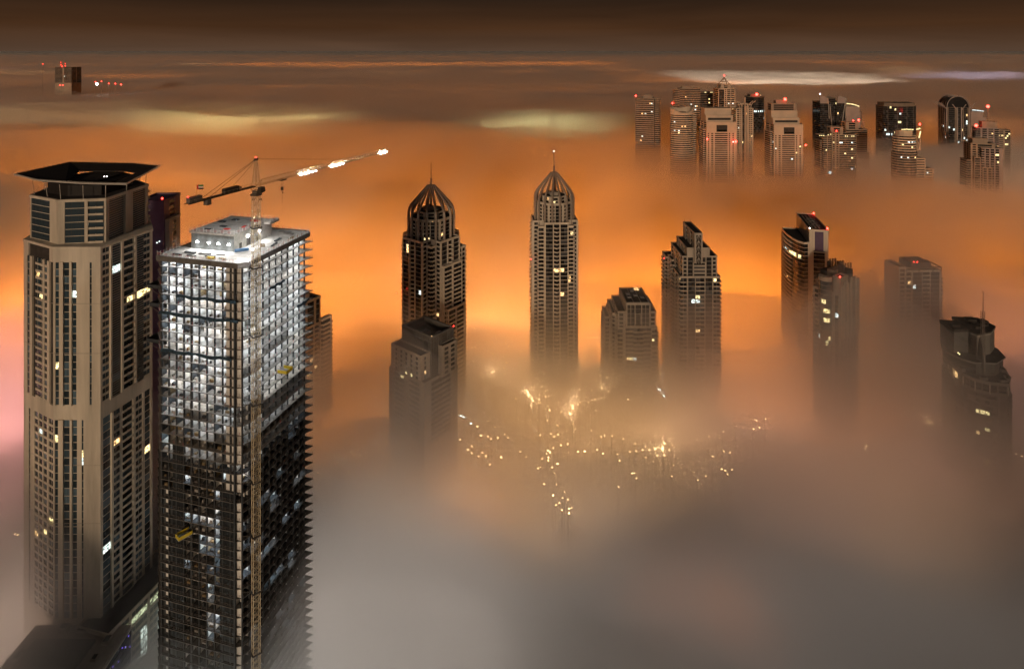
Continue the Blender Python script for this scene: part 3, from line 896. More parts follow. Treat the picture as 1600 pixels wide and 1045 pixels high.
for px, py, d in ((306.5, 378.5, 258.3), (325, 380, 257), (339.5, 381.5, 255.8), (356, 383, 254.6)):
    w_ = P(px, py, d); v = CT.rot.inverted() @ (w_ - CT.loc); v.y = PR[2] - .45
    q = MB(); q.box(-.45, .45, -.2, .2, -.3, .3, WHITE_LAMP); q.box(-.55, .55, .2, .4, -.4, .4, DARKC); ob = q.build('flood_lamp', ct); ob.location = v
    l = bpy.data.lights.new('flood_lamp_beam', 'AREA'); l.size = .9; l.energy = 1100; l.color = (1, .98, .95)
    o = bpy.data.objects.new('flood_lamp_beam', l); COL.objects.link(o); o.parent = ct; o.location = (v.x, v.y - .35, v.z); o.rotation_euler = (R(-52), 0, 0)
for yy in (19.5, 27):
    q = MB(); q.box(-.2, .2, -.45, .45, -.3, .3, WHITE_LAMP); ob = q.build('flood_lamp', ct); ob.location = (PR[1] + .4, yy, cz(204.2))
    l = bpy.data.lights.new('flood_lamp_beam', 'AREA'); l.size = .9; l.energy = 1100; l.color = (1, .98, .95)
    o = bpy.data.objects.new('flood_lamp_beam', l); COL.objects.link(o); o.parent = ct; o.location = (PR[1] + .8, yy, cz(204.2)); o.rotation_euler = (R(50), 0, R(-90))
# red and white rails round both roofs
def roof_rail(pts, z, step=1.6):
    m = MB()
    for i in range(len(pts) - 1):
        a, b = Vector(pts[i]), Vector(pts[i + 1]); c = max(1, int((b - a).length / step))
        for q in range(c):
            p0, p1 = a.lerp(b, q / c), a.lerp(b, (q + 1) / c)
            mt_ = REDP if q % 2 else WHTP
            m.bar((p0.x, p0.y, z + 1.05), (p1.x, p1.y, z + 1.05), .05, mt_, 4); m.bar((p0.x, p0.y, z + .5), (p1.x, p1.y, z + .5), .045, mt_, 4)
            m.bar((p0.x, p0.y, z), (p0.x, p0.y, z + (1.2 if q % 3 else 2.0)), .06, WHTP, 4)
    m.build('guard_rail', ct)
roof_rail([(-36.3, -.9), (-36.3, 44.6), (.8, 44.6), (3, 42.6), (3, 1.8), (.2, -.95), (-36.3, -.95)], cz(200.4))
roof_rail([(PR[0] - .3, PR[2] - .4), (PR[0] - .3, PR[3] + .2), (PR[1] + 3.4, PR[3] + .2), (PR[1] + 3.4, PR[3] - 5.8), (PR[1] + .4, PR[3] - 5.8), (PR[1] + .4, PR[2] - .4), (PR[0] - .3, PR[2] - .4)], cz(207))
# small lattice turret at the back corner of the lower roof
CT.finish()

# materials lying about on the roofs
def ctw(x, y, z):
    return CT.loc + CT.rot @ Vector((x, y, z - GZ))
def bundle(x, y, z, rz, w2, l2, h, mt_, n, name, label, cat, grp):
    o = MB()
    lay = 2 if h > .35 else 1
    for j in range(lay):
        for i in range(n):
            xx = -w2 / 2 + w2 * i / n
            e2 = rnd.uniform(-.2, .2)
            o.box(xx + .02, xx + w2 / n - .03, -l2 / 2 + e2, l2 / 2 + e2, j * h / lay + .01, (j + 1) * h / lay - .01, mt_)
    ob = o.build(name); ob.location = ctw(x, y, z); ob.rotation_euler = (0, 0, RZ + rz); tag(ob, label, cat, grp)
gp = 'timber bundles on the unfinished roof'
tn = 0
for x, y, rz, w2, l2, h in ((-27, 6, 1.5, 1.2, 5, .5), (-24, 3.2, 1.45, 1, 4, .3), (-20.5, 6.5, 1.6, 1.4, 5, .4), (-16, 4, 1.5, 1, 4.2, .5), (-13.5, 7.2, 1.7, 1.2, 3.6, .3), (-30.5, 3.0, 1.5, 1, 4, .3), (-9.5, 3, 1.2, 1.0, 3.4, .3), (-4, 30, .1, 1.2, 4.5, .4), (-1.5, 24, .2, .9, 5, .4), (-5, 39, 1.5, 1, 5, .4), (0, 34, .1, 1, 4, .3), (-8, 41, 1.5, 1.3, 6, .4)):
    bundle(x, y, 200.0, rz, w2, l2, h, rnd.choice((WOODM, DARKC, DARKC, EDGEC)), 5, 'timber_bundle', ['dark board bundle near the front left part of the plant room wall', 'low board bundle close behind the front parapet, second from the left corner', 'dark board bundle under the second flood lamp', 'short bundle midway along the front parapet', 'board bundle at the front right corner of the plant room', 'board bundle nearest the front left roof corner', 'small bundle nearest the front right roof corner', 'board bundle beside the crane mast on the right roof strip', 'long thin bundle along the right parapet', 'bundle lying crosswise behind the crane mast', 'small bundle near the rear right parapet', 'wide bundle against the rear parapet'][tn], 'timber', gp); tn += 1
gp2 = 'board stacks on the plant room roof'
tn = 0
for x, y, rz, w2, l2, h in ((-28.5, 26, 1.4, 2, 3, .5), (-25, 30, 1.5, 1.8, 3, .4), (-23, 20, 1.4, 1.6, 3, .4), (-16, 31, 1.3, 2, 4, .4), (-19, 17, 1.5, 1.5, 2.5, .3), (-14.5, 22, .3, 1.2, 2.5, .3), (-26.5, 15, 1.6, 1, 2.6, .3)):
    bundle(x, y, 207.0, rz, w2, l2, h, rnd.choice((DARKC, DARKC, REDP)), 4, 'board_stack', ['dark stack at the left edge of the plant room roof', 'stack near the rear left of the plant room roof', 'stack in the middle of the plant room roof', 'widest stack at the rear right of the plant room roof', 'stack near the front middle of the plant room roof', 'slim stack near the right edge of the plant room roof', 'stack at the front left corner of the plant room roof'][tn], 'boards', gp2); tn += 1
# pale formwork panels leaning and lying
for i, (x, y, rz, w2, l2) in enumerate(((-22, 8.8, .1, 2.2, 1.5), (-18.5, 8.6, .3, 2.4, 1.4), (-26, 9.0, -.2, 2.0, 1.6), (-15.2, 9.2, .2, 2, 1.3))):
    bundle(x, y, 200.02, rz, w2, l2, .12, WHTP, 2, 'formwork_panel', ['second white panel from the left below the flood lamps', 'third white panel from the left below the flood lamps', 'white panel below the leftmost flood lamp', 'white panel below the rightmost flood lamp'][i], 'panel', 'white panels below the flood lamps')
# blue roll, red barrel, yellow pipes
o = MB(); o.bar((-2.6, 0, .7), (2.6, 0, .7), .62, mat('blue_plastic', (.03, .10, .22), .5, var=.1), 12); ob = o.build('sheeting_roll'); ob.location = ctw(-8.2, 12.4, 200.1); ob.rotation_euler = (0, 0, RZ + .75); tag(ob, 'thick blue roll lying on the roof at the corner of the plant room', 'roll')
o = MB(); o.box(-1.8, 1.8, -.5, .5, 0, .5, YELP); o.box(-1.5, 1.5, -.3, .3, .5, .8, YELP); ob = o.build('pipe_stack'); ob.location = ctw(-14.2, 2.2, 200); ob.rotation_euler = (0, 0, RZ); tag(ob, 'low yellow stack near the front roof edge of the unfinished tower', 'stack')
o = MB()
for i in range(5): o.bar((-.8 + i * .4, 0, 0), (-.8 + i * .4 + .1, .1, 1.3 + .3 * (i % 2)), .16, WOODM, 8)
ob = o.build('timber_props'); ob.location = ctw(-4.2, 20, 200); tag(ob, 'cluster of upright tan timber props on the roof beside the crane mast', 'props')
# yellow loading decks sticking out of the facades
def loading_deck(loc, rz, w2, l2, label):
    r_ = empty('loading_deck', loc, rz); tag(r_, label, 'loading platform', 'yellow loading decks on the unfinished tower')
    m = MB(); m.box(-w2 / 2, w2 / 2, -l2, 0.6, -.25, 0, RAWC); m.build('platform', r_)
    m = MB()
    for x in (-w2 / 2, w2 / 2 - .1): m.box(x, x + .1, -l2, 0, 0.003, 1.2, YELP)
    m.box(-w2 / 2 + .1, w2 / 2 - .1, -l2, -l2 + .1, 0.003, 1.2, YELP); m.build('side_panel', r_)
    m = MB()
    for x in (-w2 / 2 + .1, w2 / 2 - .1): m.bar((x, -l2 + .3, 1.2), (x, .3, 3.2), .06, METAL)
    m.build('stay_rod', r_)
w_ = ctw(2.9, 22, 200 - FH * 14); loading_deck(w_, RZ + R(90), 4.2, 4.2, 'yellow sided loading deck jutting from the right facade beside the crane mast')
w_ = ctw(-21, -.6, 200 - FH * 29); loading_deck(w_, RZ - R(25), 3.2, 5.0, 'narrow yellow edged loading deck jutting from the dark lower front facade')

# ---------------------------------------------------------------- tower crane
CRM = mat('crane_steel', (0.66, 0.56, 0.38), 0.55, 0.2, var=0.2, scale=1.0)
CRD = mat('crane_dark_steel', (0.08, 0.07, 0.06), 0.6, 0.2, var=0.2)
CB = Vector((-96.0, 240.0, GZ))
crz = math.atan2(84, 33)
cra = empty('tower_crane', CB, 0); tag(cra, 'tall lattice tower crane with floodlit jib standing beside the unfinished tower', 'crane')
ZJ = 229.5 - GZ; ZT = 226.0 - GZ
m = MB(); hw = 1.22; st = 2.5
mr = Matrix.Rotation(R(38), 3, 'Z')
def mp(x, y, z): q = mr @ Vector((x, y, 0)); return (q.x, q.y, z)
cn = [(-hw, -hw), (hw, -hw), (hw, hw), (-hw, hw)]
for a in cn: m.bar(mp(*a, 0), mp(*a, ZT), .13, CRM)
z = 0; fl = 0
while z < ZT - .1:
    for i in range(4):
        a, b_ = cn[i], cn[(i + 1) % 4]
        z2 = min(z + st / 2, ZT); z3 = min(z + st, ZT)
        m.bar(mp(*a, z), mp(*b_, z), .075, CRM, 3); m.bar(mp(*a, z), mp(*b_, z2), .07, CRM, 3); m.bar(mp(*b_, z2), mp(*a, z3), .07, CRM, 3)
    m.bar(mp(-.5, -.6, z), mp(.5, .3, z3 if z3 < ZT else ZT), .07, CRM, 3)
    z += st
m.build('mast', cra)
for zz in (214, 199, 173.5, 148, 119, 99, 78, 55, 30):
    m = MB(); z = zz - GZ
    for i in range(4):
        a, b_ = cn[i], cn[(i + 1) % 4]
        m.bar(mp(a[0] * 1.35, a[1] * 1.35, z), mp(b_[0] * 1.35, b_[1] * 1.35, z), .28, CRD)
    if zz < 200 and zz > 60:
        m.bar(mp(0, hw, z), (-6, 4, z), .14, CRD); m.bar(mp(-hw, 0, z), (-5, -1, z), .14, CRD)
    m.build('mast_collar', cra)
upper = Matrix.Rotation(crz - R(90), 3, 'Z')      # local +y = jib direction
def up(x, y, z): q = upper @ Vector((x, y, 0)); return (q.x, q.y, z)
m = MB(); c8 = [up(*p, 0)[:2] for p in arc(0, 0, 2.2, 0, 2 * math.pi * 7 / 8, 7)]
m.prism(c8, ZT, ZT + .35, CRD); m.prism([(a * .62, b_ * .62) for a, b_ in c8], ZT + .35, ZT + 1.8, CRD); m.build('slewing_ring', cra)
m = MB(); m.bar(up(-2.2, -1.8, ZT + 1.4), up(2.2, -1.8, ZT + 1.4), .05, CRM); m.bar(up(-2.2, 1.8, ZT + 1.4), up(2.2, 1.8, ZT + 1.4), .05, CRM); m.build('service_rail', cra)
m = MB(); m.hexa([up(1.0, -.2, ZT + .8), up(2.5, -.2, ZT + .8), up(2.5, 2.2, ZT + 1.2), up(1.0, 2.2, ZT + 1.2), up(1.0, -.2, ZT + 3), up(2.5, -.2, ZT + 3), up(2.5, 1.9, ZT + 3), up(1.0, 1.9, ZT + 3)], CRD)
m.hexa([up(1.1, 1.95, ZT + 1.7), up(2.4, 1.95, ZT + 1.7), up(2.4, 2.2, ZT + 1.75), up(1.1, 2.2, ZT + 1.75), up(1.1, 1.9, ZT + 2.8), up(2.4, 1.9, ZT + 2.8), up(2.4, 2.1, ZT + 2.8), up(1.1, 2.1, ZT + 2.8)], BLUEG); m.build('cab', cra)
ZA = 239.8 - GZ
m = MB(); h1 = [(-1.2, -1.2), (1.2, -1.2), (1.2, 1.2), (-1.2, 1.2)]
for a in h1: m.bar(up(*a, ZT + 1.8), up(a[0] * .15, a[1] * .15, ZA), .13, CRM)
for q in range(7):
    t0, t1 = q / 7, (q + 1) / 7; k0, k1 = 1 - .85 * t0, 1 - .85 * t1; za = ZT + 1.8 + (ZA - ZT - 1.8) * t0; zb = ZT + 1.8 + (ZA - ZT - 1.8) * t1
    for i in range(4):
        a, b_ = h1[i], h1[(i + 1) % 4]; m.bar(up(a[0] * k0, a[1] * k0, za), up(b_[0] * k1, b_[1] * k1, zb), .06, CRM, 3); m.bar(up(a[0] * k0, a[1] * k0, za), up(b_[0] * k0, b_[1] * k0, za), .06, CRM, 3)
m.box(-.6, .6, -.6, .6, ZA - .8, ZA, CRD); m.build('tower_head', cra)
q = MB(); q.ball((0, 0, 0), .22, RED); ob = q.build('warning_light', cra); ob.location = (0, 0, ZA + .4)
# jib: triangular lattice
JL = 90.0; m = MB(); y = 1.5; jst = 2.2; jw = .85; jh = 1.9
zc0 = ZJ - .2
JB = ZJ
m.bar(up(-jw, 1.2, JB), up(-jw, JL, JB), .12, CRM); m.bar(up(jw, 1.2, JB), up(jw, JL, JB), .12, CRM); m.bar(up(0, 3, JB + jh), up(0, JL - 1, JB + jh * .75), .12, CRM)
m.bar(up(-jw, 1.2, JB), up(0, 3, JB + jh), .1, CRM); m.bar(up(jw, 1.2, JB), up(0, 3, JB + jh), .1, CRM)
while y < JL - jst:
    hh = JB + jh * (1 - .25 * y / JL)
    for s_ in (-jw, jw):
        m.bar(up(s_, y, JB), up(0, y + jst / 2, hh), .06, CRM, 3); m.bar(up(0, y + jst / 2, hh), up(s_, y + jst, JB), .06, CRM, 3)
    m.bar(up(-jw, y, JB), up(jw, y, JB), .05, CRM, 3); m.bar(up(-jw, y, JB), up(jw, y + jst, JB), .05, CRM, 3)
    y += jst
m.build('jib', cra)
# counter jib
CL = 31.0; m = MB()
for s_ in (-.9, .9):
    m.bar(up(s_, -1, JB), up(s_, -CL, JB), .2, CRD); m.bar(up(s_, -1, JB + 1), up(s_, -CL, JB + 1), .05, CRM)
    yy = 2.0
    while yy < CL: m.bar(up(s_, -yy, JB), up(s_, -yy, JB + 1), .04, CRM, 3); yy += 2
m.hexa([up(-.9, -CL, JB + .05), up(.9, -CL, JB + .05), up(.9, -1, JB + .05), up(-.9, -1, JB + .05), up(-.9, -CL, JB + .15), up(.9, -CL, JB + .15), up(.9, -1, JB + .15), up(-.9, -1, JB + .15)], CRD)
m.build('counter_jib', cra)
def ublock(name, x0, x1, y0, y1, z0, z1, mt_):
    m = MB(); m.hexa([up(x0, y0, z0), up(x1, y0, z0), up(x1, y1, z0), up(x0, y1, z0), up(x0, y0, z1), up(x1, y0, z1), up(x1, y1, z1), up(x0, y1, z1)], mt_); return m.build(name, cra)
for y in (-30.4, -28.6, -26.9): ublock('counterweight', -.85, .85, y, y + 1.5, JB + .2, JB + 1.9, EDGEC)
ublock('counterweight', -.85, .85, -23.4, -21.6, JB - 2.1, JB, EDGEC)
ublock('winch', -.8, .8, -15.5, -9.0, JB + .2, JB + 1.9, CRD)
ublock('winch', -.5, .5, -8.6, -7.6, JB + .2, JB + 1.4, CRM)
m = MB(); m.bar(up(0, 0, ZA - .3), up(0, 52, JB + jh * .9), .07, CRD); m.bar(up(0, 52, JB + jh * .9), up(0, 52, JB + jh * .8), .3, CRD); m.build('pendant_line', cra)
for s_ in (-.8, .8):
    m = MB(); m.bar(up(s_ * .2, 0, ZA - .3), up(s_, -24 + s_, JB + .2), .07, CRD); m.build('pendant_line', cra)
m = MB(); m.bar(up(0, 0, ZA - .6), up(0, -12, JB + 1.4), .05, CRD); m.build('hoist_line', cra)
# trolley, hook, rope
ty = 14.0
ublock('trolley', -1.1, 1.1, ty - 1.4, ty + 1.4, JB - .55, JB - .15, CRD)
m = MB(); 
for s_ in (-.35, .35): m.bar(up(s_, ty, JB - .5), up(s_, ty, JB - 3.2), .04, CRD)
m.build('hoist_rope', cra)
m = MB(); q = up(0, ty, 0); m.prism([(q[0] + dx, q[1] + dy) for dx, dy in ((-.45, -.3), (.45, -.3), (.45, .3), (-.45, .3))], JB - 4.5, JB - 3.2, CRD); m.path([(q[0], q[1], JB - 4.5), (q[0], q[1], JB - 5.2), (q[0] + .3, q[1], JB - 5.6), (q[0] + .5, q[1], JB - 5.2)], .12, CRD); m.build('hook_block', cra)
m = MB(); m.bar((q[0], q[1], JB - 5.5), (q[0], q[1], JB - 9.5), .05, CRD); m.build('sling', cra)
# flag on the counter jib end
m = MB(); m.bar(up(0, -27, JB + 1.9), up(0, -27, JB + 5.6), .05, CRM); m.build('flag_pole', cra)
FR_, FG_, FW_, FK_ = REDP, mat('green_cloth', (.02, .2, .06), .9, var=0), WHTP, mat('black_cloth', (.01, .01, .01), .9, var=0)
m = MB(); q = Vector(up(0, -27, 0))
ZB = JB + 5.6
m.box(q.x, q.x + .6, q.y - .03, q.y + .03, ZB - 1.5, ZB, FR_)
for i, mt_ in enumerate((FG_, FW_, FK_)): m.box(q.x + .6, q.x + 2.3, q.y - .03, q.y + .03, ZB - .5 * (i + 1), ZB - .5 * i, mt_)
m.build('flag', cra)
q = MB(); q.ball((0, 0, 0), .2, RED); ob = q.build('warning_light', cra); ob.location = up(0, -30.5, JB + 2.3)
# jib floodlights
for yy, sz, en in ((25, .5, 0), (27.5, .9, 5000), (29.5, .7, 0), (32, .5, 0), (34.5, .35, 0), (45, .7, 0), (46.8, .5, 0), (48.5, 1.0, 7000), (51, .7, 0), (53.5, .4, 0), (84, .9, 0), (86, 1.2, 9000), (87.5, .8, 0), (89, .5, 0)):
    q = MB(); sz *= .6; q.box(-sz, sz, -.22, .22, -.16, .16, WHITE_LAMP); q.box(-sz - .1, sz + .1, -.35, .35, .22, .34, CRD); ob = q.build('jib_floodlight', cra); ob.location = up(0, yy, JB - .5); ob.rotation_euler = (0, 0, crz - R(90))
    if en:
        for dz, dy in ((1.0, -2.5), (1.0, 2.5), (-1.4, 0)):
            l = bpy.data.lights.new('jib_floodlight_glow', 'POINT'); l.energy = en * .45; l.shadow_soft_size = .4; l.color = (1, .95, .88)
            o = bpy.data.objects.new('jib_floodlight_glow', l); COL.objects.link(o); o.parent = cra; o.location = up(0, yy + dy, JB + dz - 1 if dz > 0 else JB + dz)

for zz, hx, hy, en, rx, rz_ in ((205.5, -1.6, .8, 1500, 50, 75), (224, -1.5, 1.2, 5200, 38, 80), (224, 1.0, 1.8, 3000, 35, 20)):  # lowest is a visible lamp; upper two are added to brighten the roof
    q = MB(); q.box(-.4, .4, -.25, .25, -.3, .3, WHITE_LAMP if zz < 210 else CRD); ob = q.build('mast_flood_and_fill', cra); ob.location = (hx, hy, zz - GZ)
    l = bpy.data.lights.new('mast_flood_and_fill_beam', 'SPOT'); l.energy = en * 6; l.color = (1, .98, .95); l.spot_size = R(110); l.spot_blend = .6; l.shadow_soft_size = .5
    o = bpy.data.objects.new('mast_flood_and_fill_beam', l); COL.objects.link(o); o.parent = cra
    o.location = (hx + (-.5 if hx < 0 else .3), hy + .4, zz - GZ - .4); o.rotation_euler = (R(rx), 0, R(rz_))

# ---------------------------------------------------------------- pair of domed towers with rib crowns
RIBM = mat('bronze_ribs', (0.36, 0.30, 0.25), .5, .2, var=.15, scale=1.5)
def spire_tower(label, loc, rz, k, dz, zf, lit, ztip, zmast, wings=()):
    T = Tower('spire_tower', label, 'tower', loc, rz, group='pair of ribbed crown towers', wall=SAND, glass=GLASS, dark=DARKW)
    G_ = 'P.5 G4 P.5 C3.2 P.5 G4 P.5'
    z = 131 + dz
    fh = 3.45
    s = lambda v: v * k
    T.block(s(-10.5), s(10.5), s(-20), s(20), GZ, z, fh, G_, 'W1', G_, 'W1', zf=zf)
    T.block(s(-20), s(20), s(-10.5), s(10.5), GZ, z - .35, fh, 'W4.4 S31 W4.4', G_, 'W4.4 S31 W4.4', G_, zf=zf)
    T.block(s(-15.5), s(15.5), s(-15.5), s(15.5), GZ, z - 4, fh, 'B4.6 S22 B4.6', zf=zf)
    for (x0, x1, y0, y1, zt) in wings: T.block(s(x0), s(x1), s(y0), s(y1), GZ, zt, fh, 'S.3 B3 S.5 W2.4 S.3', 'S.3 B3 S.4 B3 S.3', zf=zf)
    oc = arc(0, 0, s(16.5), R(22.5), R(22.5 + 315), 7)
    T.poly(oc, z - 1, z + 15, 3.4, 'P.4 B2.2 P.4 G3 P.5', par=1.2)
    T.poly(arc(0, 0, s(11.5), R(22.5), R(22.5 + 315), 7), z + 14, z + 20.5, 3.2, 'S1 W2 S1', par=.3)
    W = T.part('roof_plant')
    zz = z - GZ
    W.box(s(-4), s(3), s(-5), s(2), zz + 20, zz + 23.5, TAUPE); W.box(s(1), s(6), s(0), s(5), zz + 20, zz + 22.6, GREYST); W.bar((s(-5), s(4), zz + 20), (s(-5), s(4), zz + 23), 1.6, GREYST, 10)
    # ribs
    zt = ztip - GZ; H = zt - (zz + 19)
    for i in range(16):
        a = R(i * 22.5 + 11)
        pts = []
        for (r, f) in ((17.6, -24), (17.6, -.8), (17.5, 0), (17.0, .12), (15.6, .25), (13.0, .41), (9.9, .59), (6.8, .77), (2.7, 1.0)):
            h = zz + 19 + (f * H if f >= 0 else f * 1.0)
            pts.append((s(r) * math.cos(a), s(r) * math.sin(a), h))
        m = MB(); m.path(pts, 1.15 * k, RIBM, 5, r2=.7 * k); m.build('crown_rib', T.root)
    m = MB(); m.bar((0, 0, zz + 20), (0, 0, zt + 6), .95, METAL, 8, .75); m.bar((0, 0, zt + 6), (0, 0, zmast - GZ), .38, METAL, 6, .2)
    for i in range(6):
        a = R(i * 60); m.bar((0, 0, zt - 2), (s(3.0) * math.cos(a), s(3.0) * math.sin(a), zt - 4.5), .15, METAL)
    m.build('mast', T.root)
    T.lit = lit
    return T
T1 = spire_tower('wide tower with ribbed dome crown and mast, rising behind the square box crown building', (-66.5, 526), R(-37), 1.06, -1.5, 0,
    [(637, 386, LIT_YELLOW), (637, 393, LIT_WARM), (662, 374, LIT_YELLOW), (668, 376, LIT_YELLOW), (687, 366, LIT_WARM), (693, 368, LIT_WARM), (687, 408, LIT_WARM), (710, 463, LIT_WARM), (685, 492, LIT_WARM), (719, 524, LIT_YELLOW), (656, 457, LIT_WHITE)],
    169.5, 188.5, wings=((20.2, 23, -10.2, 10.3, 110), (20.3, 25.5, -8, 10.1, 76), (10.7, 19, 10.7, 19, 119), (-22.5, -20.2, -6, 8, 112)))
T1.lamp(T1.pxlocal(676, 346.5, 507), .3, LIT_WARM, 'edge_lamp'); T1.lamp(T1.pxlocal(619, 458, 512), .5); T1.lamp(T1.pxlocal(639, 336, 520), .25, TIPLAMP, 'edge_lamp')
T1.finish()
T2 = spire_tower('narrow tower with ribbed dome crown and tall mast standing alone in orange fog', (37.2, 567), R(3), .97, 1.5, -5,
    [(857, 312, LIT_WARM), (861, 318, LIT_YELLOW), (879, 338, LIT_YELLOW), (838, 332, LIT_WHITE), (896, 365, LIT_YELLOW), (837, 386, LIT_WHITE), (832, 378, LIT_WARM), (880, 421, LIT_WARM), (874, 421, LIT_WARM), (890, 434, LIT_WARM), (890, 440, LIT_WARM), (875, 458, LIT_WARM), (849, 500, LIT_WARM)],
    172.5, 191)
T2.lamp((0, 0, 191.3), .35, TIPLAMP, 'mast_lamp'); T2.lamp(T2.pxlocal(829.5, 405, 555), .4)
T2.finish()

# ---------------------------------------------------------------- square open box crown building
T3 = Tower('box_crown_building', 'stone building with a square open topped crown and arched niches, wrapped in fog below', 'building', (-54, 430), R(-39.6), wall=TAUPE, glass=GLASS, dark=DARKW)
T3.block(-32.5, 3.2, -9.5, 21.5, GZ, 61, 3.4, 'S1 W2 S1 W2 S1', 'S1 B3 S1', zf=20, roof=TAUPE)
T3.block(-31.5, -1.5, -8.5, 0, 60, 77, 3.4, 'S1.5 W.8 S1.2 W.8 S1.2 W.8 S1.2 W.8 S1.2 W1 S1', 'S2 W1 S2', roof=TAUPE, wall=SAND)
T3.block(.05, 4.2, 6, 20, 60, 80, 3.4, 'S1', 'S1 W2 S1 W2 S1', roof=DARKR)
W = T3.part('wall'); GS = mat('grey_crown_stone', (0.13, 0.115, 0.10), 0.85, var=.15, scale=.4)
z0, z1 = 60 - GZ, 88 - GZ
W.ring([(-30, 0), (0, 0), (0, 21), (-30, 21)], [(-29, 1), (-1, 1), (-1, 20), (-29, 20)], z0, z1 - .6, GS)
T3.part('roof').box(-29, -1, 1, 20, z0, z1 - 6.5, DARKR)
m = T3.part('crown_frame')
m.ring([(-30.3, -.3), (.3, -.3), (.3, 21.3), (-30.3, 21.3)], [(-28.6, 1.4), (-1.4, 1.4), (-1.4, 19.6), (-28.6, 19.6)], z1 - .6, z1, GREYST)
m.ring([(-29, 1), (-1, 1), (-1, 20), (-29, 20)], [(-28.8, 1.2), (-1.2, 1.2), (-1.2, 19.8), (-28.8, 19.8)], z1 - 3.6, z1 - 3.2, GREYST)
n = 0
for i in range(1, 20):
    x = -30 + 1.5 * i
    if not (-8 < x < -2.5): m.box(x - .12, x + .12, -.25, 0, z1 - (13 if x > -14 else 6), z1 - .6, GREYST)
    m.box(x - .1, x + .1, 19.8, 20.0, z1 - 5.5, z1 - 3.6, GREYST)
for i in range(1, 14):
    y = 1.5 * i
    if not (6.2 < y < 14.2): m.box(0, .25, y - .12, y + .12, z1 - 22, z1 - .6, GREYST)
    m.box(-28.95, -28.75, y - .1, y + .1, z1 - 5.5, z1 - 3.6, GREYST)
for z in (z1 - 4, z1 - 20): m.box(0.0, .3, .5, 20.5, z, z + .25, GREYST)
m.box(-30.15, .15, -.3, 0, z1 - 4, z1 - 3.75, GREYST)
def niche(T, c, w2, zb, h, axis):
    q = MB(); pts = [(-w2, 0), (w2, 0), (w2, h - w2)] + [(w2 * math.cos(a), h - w2 + w2 * math.sin(a)) for a in [math.pi * i / 8 for i in range(1, 8)]] + [(-w2, h - w2)]
    n0 = len(q.v)
    for d in (0.05, .14):
        for u_, v_ in pts: q.v.append((d, c + u_, zb + v_) if axis == 'x' else (c + u_, -d, zb + v_))
    L_ = len(pts); k = q.mi(DARKR)
    q.f.append(tuple(range(L_, 2 * L_)) if axis == 'x' else tuple(range(L_, 2 * L_))); q.m.append(k)
    for i in range(L_): q.f.append((i, (i + 1) % L_, L_ + (i + 1) % L_, L_ + i)); q.m.append(k)
    for i in range(len(pts)):
        if i == 0: continue
        a, b_ = pts[i], pts[(i + 1) % L_]
        f = (lambda p: (.25, c + p[0], zb + p[1])) if axis == 'x' else (lambda p: (c + p[0], -.25, zb + p[1]))
        q.bar(f(a), f(b_), .22, GREYST)
    for u_ in (-w2 / 3, w2 / 3):
        a = (.2, c + u_, zb) if axis == 'x' else (c + u_, -.2, zb); b_ = (a[0], a[1], zb + h - w2 * .2); q.bar(a, b_, .1, GREYST)
    q.build('arched_niche', T.root)
niche(T3, 10.2, 3.2, z1 - 19.8, 14, 'x'); niche(T3, -5.2, 2.0, z1 - 12, 9, 'y')
q = T3.part('roof_plant'); zr = z1 - 6.5
q.box(-20, -14, 8, 13, zr, zr + 2.2, GREYST); q.ring([(-19.5, 8.5), (-14.5, 8.5), (-14.5, 12.5), (-19.5, 12.5)], [(-19, 9), (-15, 9), (-15, 12), (-19, 12)], zr + 2.2, zr + 2.8, GREYST)
q.box(-8, -4, 5, 8, zr, zr + 1.6, PALE); q.box(-25, -22, 4, 9, zr, zr + 1.8, GREYST); q.box(-10, -7, 13, 17, zr, zr + 2.6, TAUPE); q.bar((-5, 12, zr), (-5, 12, zr + 2.4), .8, PALE, 8)
T3.lamp((0, .2, 88.6), .28, LIT_WARM, 'corner_lamp'); T3.lamp((0, 20.8, 88.6), .28, RED)
T3.lit = [(634, 586, LIT_YELLOW), (629, 586, LIT_YELLOW), (640, 584, LIT_YELLOW), (675, 586, LIT_WARM)]
T3.finish()

# ---------------------------------------------------------------- two stepped towers
T4 = Tower('stepped_tower', 'short stepped tower with a framed flat roofed crown panel, lower of the stepped pair', 'tower', (103, 545), 0, group='stepped towers in the middle fog', wall=TAUPE, glass=GLASS, dark=DARKW)
T4.block(-9.3, 10.5, -20.2, 15, 53.6, 72.8, 3.5, 'P.5 G2 S.3 G2 P.4 G3.5 P.4 G2 S.3 G2 P.5', 'S1', zf=52, roof=DARKR, par=.5)
T4.block(-9.8, 11, -20.6, 15.1, GZ, 54, 3.5, 'W3 B4 W3', zf=-5)
T4.block(-15.5, 15.9, -17, 18, GZ, 64.7, 3.5, 'S1 W3 S21 B3 S1', 'W2 S.5 W2 S.5 B3', zf=-5, roof=DARKR)
T4.block(-15.9, 16.5, -18.2, 18.4, GZ, 52, 3.5, 'B3.5 S20 B3.5', 'B2 S1 B2', zf=-5)
T4.block(-19.0, -15.95, -10, 20, GZ, 60.5, 3.5, 'B1', 'S1', 'S1', 'B2 S.4 B2', zf=-5, roof=DARKR)
T4.block(-23.5, -19.05, 0, 22, GZ, 53.5, 3.5, 'B1', 'S1', 'S1', 'B2 S.4 B2', zf=-5, roof=DARKR)
q = T4.part('roof_plant'); q.ring([(-9, -19.5), (10, -19.5), (10, 14), (-9, 14)], [(-8.5, -19), (9.5, -19), (9.5, 13.5), (-8.5, 13.5)], 72.6 - GZ, 73.8 - GZ, TAUPE)
for x in (-3, 3): q.box(x, x + .5, -19, 13.5, 73.1 - GZ, 73.5 - GZ, TAUPE)
